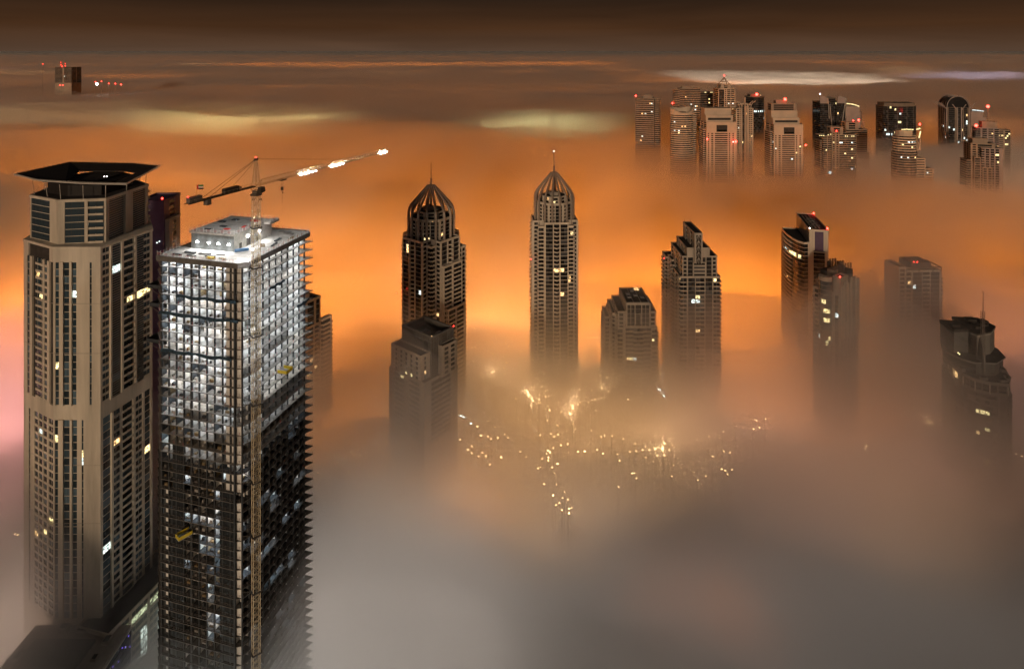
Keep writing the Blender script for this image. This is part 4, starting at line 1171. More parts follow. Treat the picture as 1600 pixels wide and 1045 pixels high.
for x, y, h in ((-6, -8, 1.4), (-6, -1, 1.7), (0, -4, 1.5), (-1, 6, 2), (5, -8, 1.2)): q.box(x, x + 3, y, y + 4, 72.5 - GZ, 72.5 + h - GZ, GREYST)
q = MB(); q.box(-1.6, 1.8, -21.4, -20.7, 57 - GZ, 64 - GZ, DARKR); 
for a, b_ in (((-1.9, 56.8), (-1.6, 64.6)), ((1.8, 56.8), (2.1, 64.6))): q.box(a[0], b_[0], -21.6, -20.6, a[1] - GZ, b_[1] - GZ, TAUPE)
q.box(-1.9, 2.1, -21.6, -20.6, 64.6 - GZ, 65 - GZ, TAUPE); q.build('crown_niche', T4.root)
for (x, y) in ((2.8, 8), (5, 8), (2.8, 11), (5, 11)):
    q = MB(); q.box(x, x + 1.7, y, y + 2.2, 73.4 - GZ, 73.7 - GZ, LIT_WARM); q.build('skylight', T4.root)
T4.lit = [(1020, 530, LIT_YELLOW), (985, 562, LIT_YELLOW), (990, 562, LIT_WHITE), (959, 556, LIT_WARM), (981, 562, LIT_WARM)]
T4.finish()
T5 = Tower('stepped_tower', 'tall stepped tower topped by a thin upright slab with a diamond pattern front', 'tower', (155.5, 552), 0, group='stepped towers in the middle fog', wall=TAUPE, glass=GLASS, dark=DARKW)
T5.block(-4.2, 2.4, -22, 14, 104.5, 129, 3.5, 'S1', 'S2 W.7 S2', 'S1', 'S1 W.6 S1 W.6 S1', zf=108, roof=DARKR, par=.4)
q = MB(); zb, zt = 104 - GZ, 127.6 - GZ
q.box(-3.2, 1.4, -22.1, -21.95, zb, zt, DARKR)
for i in range(5):
    za = zb + i * (zt - zb) / 5; zc = za + (zt - zb) / 5; zm = (za + zc) / 2
    q.bar((-3.2, -22.2, za), (-.9, -22.2, zc), .1, PALE); q.bar((1.4, -22.2, za), (-.9, -22.2, zc), .1, PALE)
    q.bar((-3.2, -22.2, zm), (-.9, -22.2, zc), .08, PALE); q.bar((1.4, -22.2, zm), (-.9, -22.2, zc), .08, PALE)
q.bar((-.9, -22.2, zb), (-.9, -22.2, zt), .1, PALE)
for x in (-3.2, 1.4): q.bar((x, -22.2, zb), (x, -22.2, zt), .12, PALE)
q.build('pattern_panel', T5.root)
T5.block(-9.8, 9.2, -19, 15, 108.2, 116, 3.5, 'S1', 'S1 W2 S1', 'S1', 'S1 W.6 S1 W.6 S1 W.6 S1', zf=104, roof=DARKR, par=.5)
T5.block(-13.5, 15.5, -18.6, 20, GZ, 109, 3.6, 'S.6 W1.6 S.6 G2.6 S.4 D6 S.4 G2.6 S.6 W1.6 S.6', 'W1 S1 W1 S1 W1', zf=91, roof=DARKR, par=.5)
q = T5.part('stepped_bay'); q.box(-5, 6, -19.4, -18.5, 91 - GZ, 104.4 - GZ, TAUPE)
for z in range(92, 105, 3): q.box(-4, 5, -19.7, -19.35, z + 1.1 - GZ, z + 2.6 - GZ, GLASS)
T5.block(-15.5, 17.8, -19.5, 8, GZ, 92, 3.5, 'B3 S.5 G3 S.3 B4 S.3 G3 S.5 B3', 'B2 S.6 B2 S.6 B2', zf=0, roof=TAUPE)
T5.block(-15.6, 4, 8.1, 22, GZ, 97, 3.5, 'B1', 'S1', 'S1', 'B1 S.3 B1', zf=0, roof=DARKR)
T5.block(-17, 2, 22.1, 38, GZ, 95, 3.5, 'B1', 'S1', 'S1', 'B1 S.3 B1', zf=0, roof=DARKR)
for x in (-3.6, 1.8):
    q = MB(); q.bar((x, 12, 129 - GZ), (x, 12, 132 - GZ), .14, METAL); q.build('roof_rod', T5.root)
T5.lamp(T5.pxlocal(1037.5, 403.5, 568), .3)
T5.lit = [(1058, 435, LIT_YELLOW), (1117, 435, LIT_YELLOW), (1093, 464, LIT_YELLOW), (1093, 471, LIT_WHITE), (1085, 470, LIT_WHITE), (1094, 514, LIT_WARM), (1062, 433, LIT_WARM)]
T5.finish()

# ---------------------------------------------------------------- slab tower with curved wing, red lamps
T6 = Tower('slab_tower', 'tall plain slab tower with a lower curved wing and red lamps along its roof edge', 'tower', (260, 560), R(-13.6), wall=SAND, glass=GLASS, dark=DARKW)
T6.block(0, 15.5, 0, 58, GZ, 123.8, 3.6, 'S1 G2.5 S.8', 'S1', 'S1', 'S1', zf=20, roof=DARKR, par=.5)
q = T6.part('wall'); q.box(.3, 15.2, -.25, .9, 106 - GZ, 123.2 - GZ, SAND); q.box(4.5, 11.5, -.45, -.2, 106 - GZ, 122.5 - GZ, PURPLE)
q.box(0, 15.5, -.9, -.01, 104.4 - GZ, 105 - GZ, SAND)
T6.poly([(-4.5, -1.5), (-.05, 0.5), (-.05, 46), (-14.5, 46), (-15.2, 36), (-14.2, 24), (-11.8, 12), (-8.6, 3.5)], GZ, 112, 3.6, ['G1', 'S1', 'S1', 'B1', 'B1', 'B1', 'G1', 'G1'], zf=20, roof=DARKR, par=.8)
q = T6.part('roof_plant'); zt = 123.5 - GZ
for i in range(3): q.box(3 + i * 3, 4.2 + i * 3, 6, 50, zt + .1, zt + .8, TAUPE)
for y in (14, 24, 34): q.ring(arc(8, y, 4, 0, R(330), 11), arc(8, y, 3.4, 0, R(330), 11), zt + .9, zt + 1.3, GREYST)
T6.lamp((15, 55, 125.5), .8, light=900); T6.lamp((15, 1.5, 125.5), .8, light=1200); T6.lamp((.6, 1.0, 124.9), .5, TIPLAMP, 'edge_lamp')
T6.lit = [(1228, 385, LIT_WHITE), (1227, 384, LIT_WHITE), (1232, 389, LIT_YELLOW), (1236, 393, LIT_YELLOW), (1240, 395, LIT_YELLOW), (1244, 397, LIT_YELLOW), (1249, 398, LIT_YELLOW), (1229, 428, LIT_WARM), (1234, 391, LIT_YELLOW)]
T6.finish()

# ---------------------------------------------------------------- tower with the round glazed bay
T7 = Tower('round_bay_tower', 'dark tower with a rounded glazed bay and jagged stepped roof, standing alone', 'tower', (250.8, 488), R(-57), wall=TAUPE, glass=GLASS, dark=DARKW)
T7.block(-22.6, -1, 0, 26, GZ, 93.5, 3.5, 'B2.4 S.6 S6.4 S.5 G1.6 S.5', 'S1 B2.4 S.6 W2 S.6 B2.4 S.6 W1.5 S.6 B2.4 S1', zf=0, roof=DARKR)
T7.block(-22.9, -1.2, 5, 26.2, 90, 99, 3.5, 'S1', 'S1', zf=90, roof=DARKR)
T7.poly([(-12.3 + a, b) for a, b in [(5.2 * math.cos(t), 4.6 * math.sin(t)) for t in [R(180 + 20 * i) for i in range(10)]]], GZ, 103, 3.5, 'G1', zf=0, roof=TAUPE, par=2.4, glass=BLUEG)
T7.block(-7, -1.2, 1.5, 12, 92, 106, 3.5, 'S1', 'S1', zf=92, roof=DARKR)
q = T7.part('crest')
for i, (y0, y1, z) in enumerate(((.2, 4, 100), (4, 9, 103), (9, 14, 101), (14, 21, 104.5), (21, 26, 102))):
    q.box(-1.0, -.1 + .01 * i, y0, y1 - .01, 60 - GZ, z - GZ, TAUPE)
    for y in (y0 + .5, y1 - 1): q.box(-.2, .55, y, y + .5, 60 - GZ, z + .6 - GZ, SAND)
for i, (x0, x1, y0, y1, z) in enumerate(((-22, -16, 9, 22, 106), (-15.8, -9.7, 8, 21, 108.5), (-9.5, -3, 13, 22, 109), (-21.5, -18, 5.5, 9, 103), (-9, -5, 12.2, 14, 113), (-15, -12, 20, 23.5, 112), (-23, -21, 20, 23, 110))): q.box(x0, x1, y0, y1, 96 - GZ, z - GZ, BROWN if i % 2 else DARKW)
for i in range(9): q.box(-22 + i * 2.1, -21 + i * 2.1, 21.4, 22.6, 106 - GZ, 112 + (i % 3) * .8 - GZ, BROWN)
T7.lamp((-1.6, 1.6, 107.2), .55, light=300)
T7.lit = [(1284, 470, LIT_YELLOW), (1287, 471, LIT_YELLOW), (1288, 487, LIT_YELLOW), (1292, 488, LIT_YELLOW), (1297, 489, LIT_YELLOW), (1288, 502, LIT_YELLOW), (1292, 503, LIT_YELLOW), (1297, 504, LIT_YELLOW), (1309, 491, LIT_WHITE), (1299, 526, LIT_WARM), (1292, 533, LIT_YELLOW), (1297, 532, LIT_YELLOW), (1281, 524, LIT_WHITE)]
T7.finish()

# ---------------------------------------------------------------- wide block dissolving in fog
T8 = Tower('wide_block', 'wide flat topped apartment block fading into brown fog, open frame at its roof', 'building', (326.5, 540), R(3), wall=SAND, glass=GLASS, dark=BROWN)
T8.block(0, 6, 0, 19, GZ, 97, 3.5, 'W3 P.6', 'S1', zf=15, roof=DARKR)
T8.block(6.1, 38, 1.5, 22, GZ, 93.5, 3.5, 'S.6 B4 S1 G6 S.4 W5 S.4 G6 S1', 'B2 S1 B2', zf=15, roof=BROWN)
T8.block(38.1, 44, 8, 20, GZ, 88, 3.5, 'B1', 'B1', zf=15, roof=BROWN)
q = T8.part('roof_frame')
q.box(0, 38, .4, 1.2, 96.4 - GZ, 97.2 - GZ, BROWN); q.box(37.2, 38, .4, 20, 96.4 - GZ, 97.2 - GZ, BROWN)
for x in (6.5, 18, 30, 37.3): q.box(x, x + .7, .5, 1.15, 93 - GZ, 96.4 - GZ, BROWN)
q.box(16, 34, 8, 24, 93 - GZ, 98.5 - GZ, BROWN)
T8.lit = [(1431, 446, LIT_WHITE), (1425, 444, LIT_WARM), (1449, 469, LIT_WHITE)]
T8.lamp((21, 7, 99.6), .4); T8.lamp((18, 7, 99.6), .3)
T8.finish()

# ---------------------------------------------------------------- dark curved tower with lattice antenna
T9 = Tower('antenna_tower', 'dark curved tower with layered roof decks and a tall lattice antenna, lit windows below', 'tower', (322, 445), 0, wall=mat('charcoal_cladding', (0.11, 0.105, 0.10), .7, var=.2, scale=.2), glass=GLASS, dark=DARKW)
def l9(p): return [(x - 322, y - 445) for x, y in p]
B9 = l9([(309.5, 454), (306, 443), (306, 434), (309, 427), (315.5, 422.5), (326, 420.5), (333, 428), (339, 440), (342, 454), (334, 470), (316, 469)])
fc = ['B1', 'G1', 'G1', 'B1', 'B1', 'G1', 'B1', 'B1', 'S1', 'S1', 'S1']
T9.poly(B9, GZ, 54, 3.6, ['G1', 'G1', 'G1', 'B1', 'B1 S.3 G1', 'B1', 'B1', 'B1', 'S1', 'S1', 'B1'], zf=-15, roof=DARKR, bal=1.4)
T9.poly(scale_poly(B9, .95), 54, 60, 6, 'G1 S.2 G1', roof=DARKR, par=0)
q = T9.part('roof_deck')
q.prism(scale_poly(B9, 1.02), 60.0 - GZ, 60.9 - GZ, GREYST, DARKR)
q.ring(scale_poly(B9, 1.02), scale_poly(B9, .99), 60.9 - GZ, 61.8 - GZ, GREYST)
for i in range(len(B9)):
    a = Vector(B9[i]) * 1.0
    q.bar((a.x, a.y, 53.6 - GZ), (a.x, a.y, 60 - GZ), .35, PALE)
U9 = l9([(306, 455), (305.5, 446), (308, 438), (314, 433), (326, 432), (338, 440), (342, 452), (336, 470), (316, 470)])
T9.poly(U9, 60.9, 69, 4, ['G1', 'G1', 'G1', 'S1', 'S1 G1', 'G1', 'S1', 'S1', 'S1'], roof=DARKR)
q.prism(scale_poly(U9, 1.06), 69.2 - GZ, 69.9 - GZ, GREYST, DARKR)
LV = mat('pale_louvre_panel', (0.30, 0.28, 0.25), .7, var=.1)
T9.poly(l9([(307.5, 452), (308, 446), (318, 446), (319, 460), (309, 462)]), 69.8, 84, 3.5, ['S1', 'S1', 'S1', 'S1', 'S1'], roof=DARKR)
T9.poly(l9([(318.5, 444), (320, 440), (332, 444), (341, 452), (339, 466), (322, 468)]), 69.85, 84.5, 1.3, 'L1', wall=LV, glass=GREYST, roof=DARKR, par=.3)
q.prism(l9([(318, 444), (320.5, 439.6), (332, 443.4), (341.6, 452), (339.4, 466.4), (321.8, 468.4)]), 84.8 - GZ, 85.9 - GZ, DARKR)
q.prism(l9([(307.2, 452.4), (307.7, 445.7), (318, 445.7), (319.2, 460.4), (308.8, 462.4)]), 84.5 - GZ, 86.2 - GZ, DARKR)
for x, y, w2, l2, h in ((-15, -8, 3, 4, 2.2), (-14, 2, 2.4, 5, 1.8), (-9, -19, 4, 2.5, 1.6), (1, -22, 5, 2, 1.4), (6, -21, 2, 2, 2.4), (12, -9, 3, 3, 2), (15, 2, 2.5, 4, 2.2), (9, -17, 3, 3, 1.2)):
    q.box(x, x + w2, y, y + l2, 60.9 - GZ, 60.9 + h - GZ, GREYST); q.box(x + .3, x + w2 - .3, y + .3, y + l2 - .3, 60.9 + h - GZ, 61.3 + h - GZ, DARKR)
for x, y, w2, l2, h in ((2, 2, 4, 5, 2), (9, 6, 5, 5, 1.5), (4, 12, 6, 5, 2.6), (14, 10, 3, 5, 2), (-12, 5, 5, 5, 1.6)):
    q.box(x, x + w2, y, y + l2, 85.8 - GZ, 85.8 + h - GZ, DARKR)
# blade and antenna
AX, AY = 317.6 - 322, 431.5 - 445
q = MB(); q.hexa([(AX - .5, AY - 3, 56 - GZ), (AX + .5, AY - 3, 56 - GZ), (AX + .5, AY + 8, 56 - GZ), (AX - .5, AY + 8, 56 - GZ), (AX - .4, AY - .5, 80 - GZ), (AX + .4, AY - .5, 80 - GZ), (AX + .4, AY + 3, 86 - GZ), (AX - .4, AY + 3, 86 - GZ)], GREYST); q.build('roof_blade', T9.root)
q = MB(); h = .95
for sx, sy in ((-h, -h), (h, -h), (h, h), (-h, h)): q.bar((AX - .2 + sx, AY + sy, 70 - GZ), (AX - .2 + sx * .8, AY + sy * .8, 105 - GZ), .13, METAL)
z = 70 - GZ
while z < 104 - GZ:
    for a, b_ in (((-h, -h), (h, -h)), ((h, -h), (h, h)), ((h, h), (-h, h)), ((-h, h), (-h, -h))):
        q.bar((AX - .2 + a[0], AY + a[1], z), (AX - .2 + b_[0], AY + b_[1], z + 1.9), .08, METAL, 3); q.bar((AX - .2 + a[0], AY + a[1], z), (AX - .2 + b_[0], AY + b_[1], z), .07, METAL, 3)
    z += 1.9
q.bar((AX, AY, 104 - GZ), (AX, AY, 118 - GZ), .26, METAL, 6, .16); q.build('antenna', T9.root)
for px, py, d in ((1497, 551, 436), (1499, 553, 436)): T9.lamp(T9.pxlocal(px, py, d), .45, LIT_YELLOW, 'terrace_lamp')
T9.lit = [(1489, 579, LIT_WARM), (1493, 588, LIT_WARM), (1491, 584, LIT_WARM), (1480, 627, LIT_YELLOW), (1527, 643, LIT_YELLOW), (1532, 645, LIT_YELLOW), (1545, 645, LIT_YELLOW), (1545, 673, LIT_YELLOW), (1527, 672, LIT_WARM), (1545, 722, LIT_WARM)]
T9.finish()

# ---------------------------------------------------------------- beige block behind the unfinished tower
T10 = Tower('apartment_tower', 'beige apartment tower with ribbon balconies partly hidden behind the unfinished tower', 'tower', (-162, 476), R(-31), wall=BEIGE, glass=GLASS, dark=DARKW)
T10.block(-25, -.2, 0, 29, GZ, 69, 3.45, 'S1 G3 S.5 G3 S1', 'S.5 W4 S.5 W4 S.5 W4 S.5', zf=0, roof=TAUPE)
T10.block(-22, -1.2, 3, 26.5, GZ, 88.5, 4.4, 'S1', 'S.6 G3 S1.5 G3 S1 G1.6 S.5', zf=68, roof=GREYST, par=1)
T10.block(-.15, 3.2, 24, 34, GZ, 72, 3.45, 'B1', 'B1', 'S1', 'S1', zf=0, roof=DARKR, bal=1.6)
T10.block(-20, -2, 5, 16, 88, 93.5, 4, 'S1', zf=88, roof=GREYST)
T10.lit = [(493, 574, LIT_WARM), (484, 587, LIT_WARM), (487, 566, LIT_WARM)]
T10.finish()
LTW = Tower('lattice_clad_tower', 'dark narrow tower with a lattice patterned face between unfinished tower and beige apartments', 'tower', (-158, 458), R(-31), wall=PURPLE, glass=GLASS, dark=DARKW)
LTW.block(-16, 0, 0, 13, GZ, 108, 4, 'S1', 'S1', zf=60, roof=DARKR, par=.5)
q = MB()
for i in range(12):
    z = 60 + i * 4 - GZ
    for y in (0.2, 4.4, 8.6): q.bar((.12, y, z), (.12, y + 4.2, z + 4), .16, TAUPE); q.bar((.12, y + 4.2, z), (.12, y, z + 4), .16, TAUPE)
q.build('lattice_screen', LTW.root)
LTW.finish()

# ---------------------------------------------------------------- distant towers beyond the fog sea
def far(name, label, cat, px, d, rz=0.0, wall=SAND, glass=GLASS, group=None, dark=None):
    T = Tower(name, label, cat, (XAT(px, d), d), rz, wall=wall, glass=glass, dark=dark or DARKW, group=group)
    T.d = d; return T
def zt(py, d): return ZAT(py, d)
FS = mat('warm_far_stone', (0.60, 0.48, 0.37), .85, var=.08, scale=.06)
FB = mat('brown_far_stone', (0.38, 0.29, 0.22), .85, var=.12, scale=.06)
FP = mat('rose_grey_panel', (0.34, 0.28, 0.26), .8, var=.1, scale=.06)
# slim tower with red corner lamp
T = far('office_tower', 'brown banded tower with one red corner lamp, standing apart at the group edge', 'tower', 1012, 1215, R(-12), FB)
T.block(-23, 12, -10, 22, GZ, zt(154, 1205), 3.9, 'W1', 'S.2 W3', zf=70, spn=.5)
T.poly([(a + 15, b - 1) for a, b in arc(0, 0, 9.5, R(-110), R(80), 6)] + [(12.1, 10), (12.1, -10)], GZ, zt(155, 1205), 3.9, 'W1', zf=70, spn=.5)
T.block(-8, 8, 0, 16, 180, zt(150.5, 1205), 3.9, 'S1')
T.lamp((-22, -9, zt(150.5, 1205)), 1.5); T.lamp((-12, 0, zt(149, 1215)), .4, METAL, 'roof_finial')
T.lit = [(1008, 179, LIT_WHITE), (1004, 178, LIT_WARM), (1019, 161, LIT_WHITE), (1016, 161, LIT_WARM), (1003, 215, LIT_WHITE), (1000, 221, LIT_WARM), (1018, 175, LIT_WHITE)]
T.finish(60)
# tall dark pair partner behind the oval one
T = far('office_tower', 'dark banded tower with rounded left corner, behind the oval topped tower', 'tower', 1073, 1370, R(-6), FB)
T.block(-16, 27, -8, 26, GZ, zt(139, 1360), 3.9, 'W1', 'W1', zf=70, spn=.5)
T.poly([(a - 18, b + 4) for a, b in arc(0, 0, 11, R(90), R(300), 6)], GZ, zt(141, 1360), 3.9, 'W1', zf=70, spn=.5)
T.block(-10, 10, 0, 12, 190, zt(136.5, 1360), 4, 'S1'); T.block(29, 36, 0, 20, GZ, 150, 3.9, 'W1', zf=70, spn=.5)
T.lit = [(1081, 164, LIT_WHITE), (1086, 166, LIT_WHITE), (1088, 166, LIT_WARM), (1071, 151, LIT_WARM)]
T.lamp((-30, 0, 168), 1.5)
T.finish(60)
# oval tower with sloped open crown
d = 1085
T = far('oval_tower', 'round fronted banded tower with a slanted open crown collar', 'tower', 1068, d, R(3), FS)
ov = [(20 * math.cos(R(a)), 14 * math.sin(R(a)) + 10) for a in range(0, 360, 24)]
T.poly(ov, GZ, zt(179, d), 3.6, 'W1', zf=70, spn=.48, par=.2)
q = T.part('crown_collar')
n = len(ov); outer = scale_poly(ov, 1.02); inner = scale_poly(ov, .9)
za = zt(180, d) - GZ
q.ring(outer, inner, za, za + 4, FS)
b0 = len(q.v); k = q.mi(FS)
hts = [za + 6.0 + 6.5 * abs(x / 20) ** 1.3 + (y - 10) * .25 for x, y in ov]
for pl in (outer, inner):
    for (x, y), h in zip(pl, hts): q.v += [(x, y, za + 3.9), (x, y, h)]
for i in range(n):
    j = (i + 1) % n
    o = b0 + 2 * i; p = b0 + 2 * j; e1 = b0 + 2 * n + 2 * i; e2 = b0 + 2 * n + 2 * j
    for f in ((o, p, p + 1, o + 1), (e2, e1, e1 + 1, e2 + 1), (o + 1, p + 1, e2 + 1, e1 + 1)): q.f.append(f); q.m.append(k)
q = T.part('roof_plant'); q.bar((2, 10, za - 1), (2, 10, za + 5), 6, FB, 10)
T.block(20, 26, 10, 26, GZ, zt(171, d), 3.6, 'W1', zf=70, spn=.5)
T.lit = [(1053, 192, LIT_WHITE), (1060, 204, LIT_WHITE), (1066, 198, LIT_WARM), (1072, 198, LIT_WARM), (1081, 216, LIT_WHITE), (1062, 209, LIT_YELLOW), (1078, 200, LIT_WARM), (1054, 205, LIT_WHITE), (1087, 166, LIT_WHITE)]
T.finish(60)
# small lit top tower
d = 1420
T = far('lit_top_tower', 'dark tower with yellow lit upper floors beside the pyramid topped one', 'tower', 1109, d, 0, BROWN, group=None)
T.block(-20, 18, 0, 30, GZ, zt(145, d), 4, 'W1', zf=90, spn=.35)
for x in (-11, -9, 2, 5): T.lamp((x, -1, zt(145.2, d) + 1), .9, LIT_YELLOW, 'roof_lamp')
T.lit = [(1108, 155, LIT_YELLOW)] * 1 + [(1108, 156, LIT_YELLOW), (1108, 160, LIT_YELLOW)]
T.finish(60)
# pyramid roof tower
d = 1310
T = far('pyramid_tower', 'tower with an open pyramid roof and red tip lamp rising above its neighbours', 'tower', 1136, d, 0, FS)
T.block(-18, 17, 0, 34, GZ, zt(139.5, d), 3.9, 'S.4 G3 S.4 W.8 S.4 W2 S.3 W2 S.4', 'W1', zf=80, spn=.4)
T.block(-11, 10, 6, 28, 195, zt(133, d), 4, 'S1 W1 S1')
q = MB(); zb = zt(139, d) - GZ; za = zt(121.5, d) - GZ
for a in ((-14, 2), (13, 2), (13, 31), (-14, 31)): q.bar((a[0], a[1], zb), (-.5, 16, za), .75, FB)
for t in (.3, .6):
    c4 = [(-.5 + (a - -.5) * (1 - t), 16 + (b - 16) * (1 - t)) for a, b in ((-14, 2), (13, 2), (13, 31), (-14, 31))]
    for i in range(4): q.bar((*c4[i], zb + (za - zb) * t), (*c4[(i + 1) % 4], zb + (za - zb) * t), .5, FB)
q.bar((-14, 2, zb), (6, 2, zb + 9), .5, FB); q.bar((13, 2, zb), (-7, 2, zb + 9), .5, FB)
q.build('pyramid_frame', T.root)
T.lamp((-.5, 16, zt(119, d)), 1.0)
T.lit = [(1139, 162, LIT_WHITE), (1145, 163, LIT_WHITE)]
T.finish(60)
# twin stepped cream slabs
def cream(px, d, label, ytop, lits, topblock):
    T = far('cream_slab_tower', label, 'tower', px, d, 0, FS, group='cream towers with stepped fronts')
    w2 = 24; z = zt(ytop, d)
    T.block(-w2, w2, 0, 34, GZ, z - 21, 3.45, 'S.5 W.5 S.7 W.8 S.5 W4.6 S.4 W.5 S.8 W.5 S.8', 'W1 S.3 W1', zf=66, spn=.45, par=.3)
    q = T.part('wall')
    zz = z - GZ
    q.box(-w2 + .2, w2 - .2, -.8, .1, zz - 39, zz - 20.8, FS); q.box(-8, 9.5, -.95, -.78, zz - 37, zz - 26, DARKW)
    q.box(-7, 8.5, -1.05, -.92, zz - 36.5, zz - 33.5, GLASS)
    T.block(-w2 + .6, w2 - 3.5, 5, 33, z - 21, z - 11, 8, 'S1', roof=DARKW, par=.5, wall=FS)
    q.box(-w2 + 4, w2 - 7, 4.6, 4.98, zz - 18.5, zz - 15, DARKW)
    T.block(-w2 + .6, w2 - 4, 12, 31, z - 11.5, z, 10, 'S1', roof=DARKW, par=.3, wall=FS)
    T.block(-w2 - 3.5, -w2 - .05, 6, 30, GZ, z - 34, 3.45, 'W1', zf=66, spn=.45)
    if topblock:
        T.block(-w2 + 1.5, w2 - 5, 14, 30, z, z + 11, 4, 'S1 W8 S1', roof=DARKR, wall=FB); T.block(-14, 4, 16, 26, z + 11, z + 16, 4, 'S1', roof=DARKR, wall=FB)
        T.lamp((.5, 14, z + 19), 2.3, light=3000)
    T.lit = lits
    T.finish(60)
cream(1127, 1035, 'cream stepped slab tower with dark square recess, no roof block, beside the finned tower', 170.5, [(1154, 221, LIT_WHITE), (1130, 202, LIT_WHITE)], False)
cream(1232, 1050, 'cream stepped slab tower carrying a dark roof block with a glowing red lamp', 174.5, [(1230, 208, LIT_YELLOW), (1236, 208, LIT_YELLOW), (1248, 231, LIT_YELLOW), (1245, 239, LIT_YELLOW), (1239, 250, LIT_WHITE), (1207, 223, LIT_WHITE), (1211, 233, LIT_WHITE)], True)
for px, py, r_ in ((1105, 217.5, 1.3), (1149.5, 221.5, 1.9), (1259, 227, 1.2)):
    p = P(px, py, 1028); o = MB(); o.ball((0, 0, 0), r_, RED, 10, 6); o.bar((0, 0, 0), (0, 5, 0), .2, METAL); ob = o.build('warning_beacon'); ob.location = p
    tag(ob, {1105: 'red warning beacon at the left edge of the cream tower beside the finned tower', 1149.5: 'red warning beacon between the cream tower and the finned tower', 1259: 'red warning beacon at the right edge of the cream tower with the roof block'}[px], 'beacon')
# finned tower with curled wings
d = 1095
T = far('finned_tower', 'slim tower of twin vertical halves with curled fin tips and a central mast', 'tower', 1163.5, d, 0, FS)
T.block(-15, -5.5, 0, 24, GZ, zt(170, d), 3.5, 'S.6 W2 S.4', 'W1', zf=66, spn=.45)
T.block(6.5, 15, 0, 24, GZ, zt(170, d), 3.5, 'S.4 W2 S.6', 'W1', zf=66, spn=.45)
T.block(-5.4, 6.4, 2, 22, GZ, zt(163, d), 3.5, 'S.6 G1 S.4 G1 S.6', zf=66)
q = MB(); zb = zt(240, d) - GZ
for x, sg in ((-9, -1), (-5, -1), (6, 1), (10, 1)):
    z = zt(168, d) - GZ
    q.path([(x, -1.2, zb), (x, -1.2, z), (x + sg * 1, -1.2, z + 4), (x + sg * 3.5, -1.2, z + 8), (x + sg * 8, -1.2, z + 11)], .7, FS)
q.build('curved_fin', T.root)
q = MB(); q.box(-.6, .8, -2, -.6, 40, zt(152, d) - GZ, FS); q.box(1.8, 2.6, -1.2, .5, 40, zt(166, d) - GZ, FS); q.build('central_mast', T.root)
q = MB(); q.box(-11, 12, 3, 14, zt(165, d) - GZ, zt(163.2, d) - GZ, FS); q.build('roof_slab', T.root)
T.lit = [(1155, 200, LIT_WHITE), (1155, 224, LIT_WHITE), (1157, 227, LIT_YELLOW), (1154, 234, LIT_YELLOW), (1160, 223, LIT_YELLOW), (1175, 213, LIT_YELLOW), (1166, 179, LIT_WARM), (1146, 164, LIT_WARM), (1164, 174, LIT_WHITE)]
T.finish(60)
# dark round tower with red roof glow
d = 1380
T = far('round_tower', 'dark cylindrical tower with a bright lit ring floor and red lamp on top', 'tower', 1184, d, 0, BROWN, dark=DARKR)
T.poly(arc(0, 20, 20.5, 0, R(337.5), 15), GZ, zt(152, d), 4, 'G1', zf=80, par=.6)
T.block(-12, 9, 12, 28, 180, zt(149, d), 4, 'S1', roof=DARKR)
T.lamp((0, 6, zt(148, d)), 2.9, light=3000); T.lamp((9, 8, zt(149.5, d)), .8, LIT_WARM, 'roof_lamp')
T.lit = [(x, 173 + (x - 1180) * .05, LIT_WHITE) for x in range(1176, 1200, 3)] + [(1194, 185, LIT_WHITE), (1172, 205, LIT_WHITE)]
T.finish(80)
# glass tower with white sail fins
d = 1260
T = far('sail_fin_tower', 'dark glass tower with two leaning pale sail fins and a white tip lamp', 'tower', 1302, d, R(4), BROWN, dark=DARKR)
T.block(-26, -6, 2, 30, GZ, zt(160, d), 4, 'G1', zf=80)
T.block(-5.9, 8, 6, 30, GZ, zt(154, d), 4, 'G1', zf=80)
T.block(8.1, 27, 4, 30, GZ, zt(160, d), 4, 'G1', zf=80)
def fin(x0t, x1t, x0b, x1b, yt, yb, y):
    q = MB(); a, b_ = zt(yb, d) - GZ, zt(yt, d) - GZ
    q.hexa([(x0b, y, a), (x1b, y, a), (x1b, y + 1, a), (x0b, y + 1, a), (x0t, y, b_ + 3), (x1t, y, b_ - 2), (x1t, y + 1, b_ - 2), (x0t, y + 1, b_ + 3)], FP)
    q.bar((x1t, y - .3, b_ - 2), (x1b + .5, y - .3, a - 30), .7, PALE); q.build('sail_fin', T.root)
fin(-27, -11, -27, -9, 151.5, 162, 0); fin(12, 28, 9, 26, 152, 162, 2.5)
q = MB(); q.bar((-7.5, -.5, zt(163, d) - GZ), (-2, -.5, zt(207, d) - GZ), .8, PALE); q.bar((26.5, 2, zt(154, d) - GZ), (19, 2, zt(195, d) - GZ), .8, PALE); q.build('fin_edge', T.root)
T.lamp((-27, 0, zt(147, d)), 1.2, TIPLAMP, 'tip_lamp')
T.lit = [(1309, 176, LIT_WARM), (1306, 163, LIT_YELLOW)]
T.finish(60)
d = 1370
T = far('rim_lit_tower', 'plain grey tower whose curved roof rim is lit yellow, behind the sail fins', 'tower', 1334, d, 0, FP, dark=FP)
T.block(-16, 12, 0, 24, GZ, zt(168, d), 4, 'S1', zf=100); T.block(12.1, 18, 2, 22, GZ, zt(176, d), 4, 'S1', zf=100)
q = MB(); q.path([(-16, -1, zt(162, d) - GZ), (-8, -1, zt(162.5, d) - GZ), (2, -1, zt(164, d) - GZ), (11, -1, zt(166.5, d) - GZ)], .9, LIT_YELLOW, 6); q.build('lit_rim', T.root)
q = T.part('crown'); q.box(-16, 11.8, 0, 6, zt(168, d) - GZ, zt(166.5, d) - GZ, FP)
T.finish(60)
d = 1180
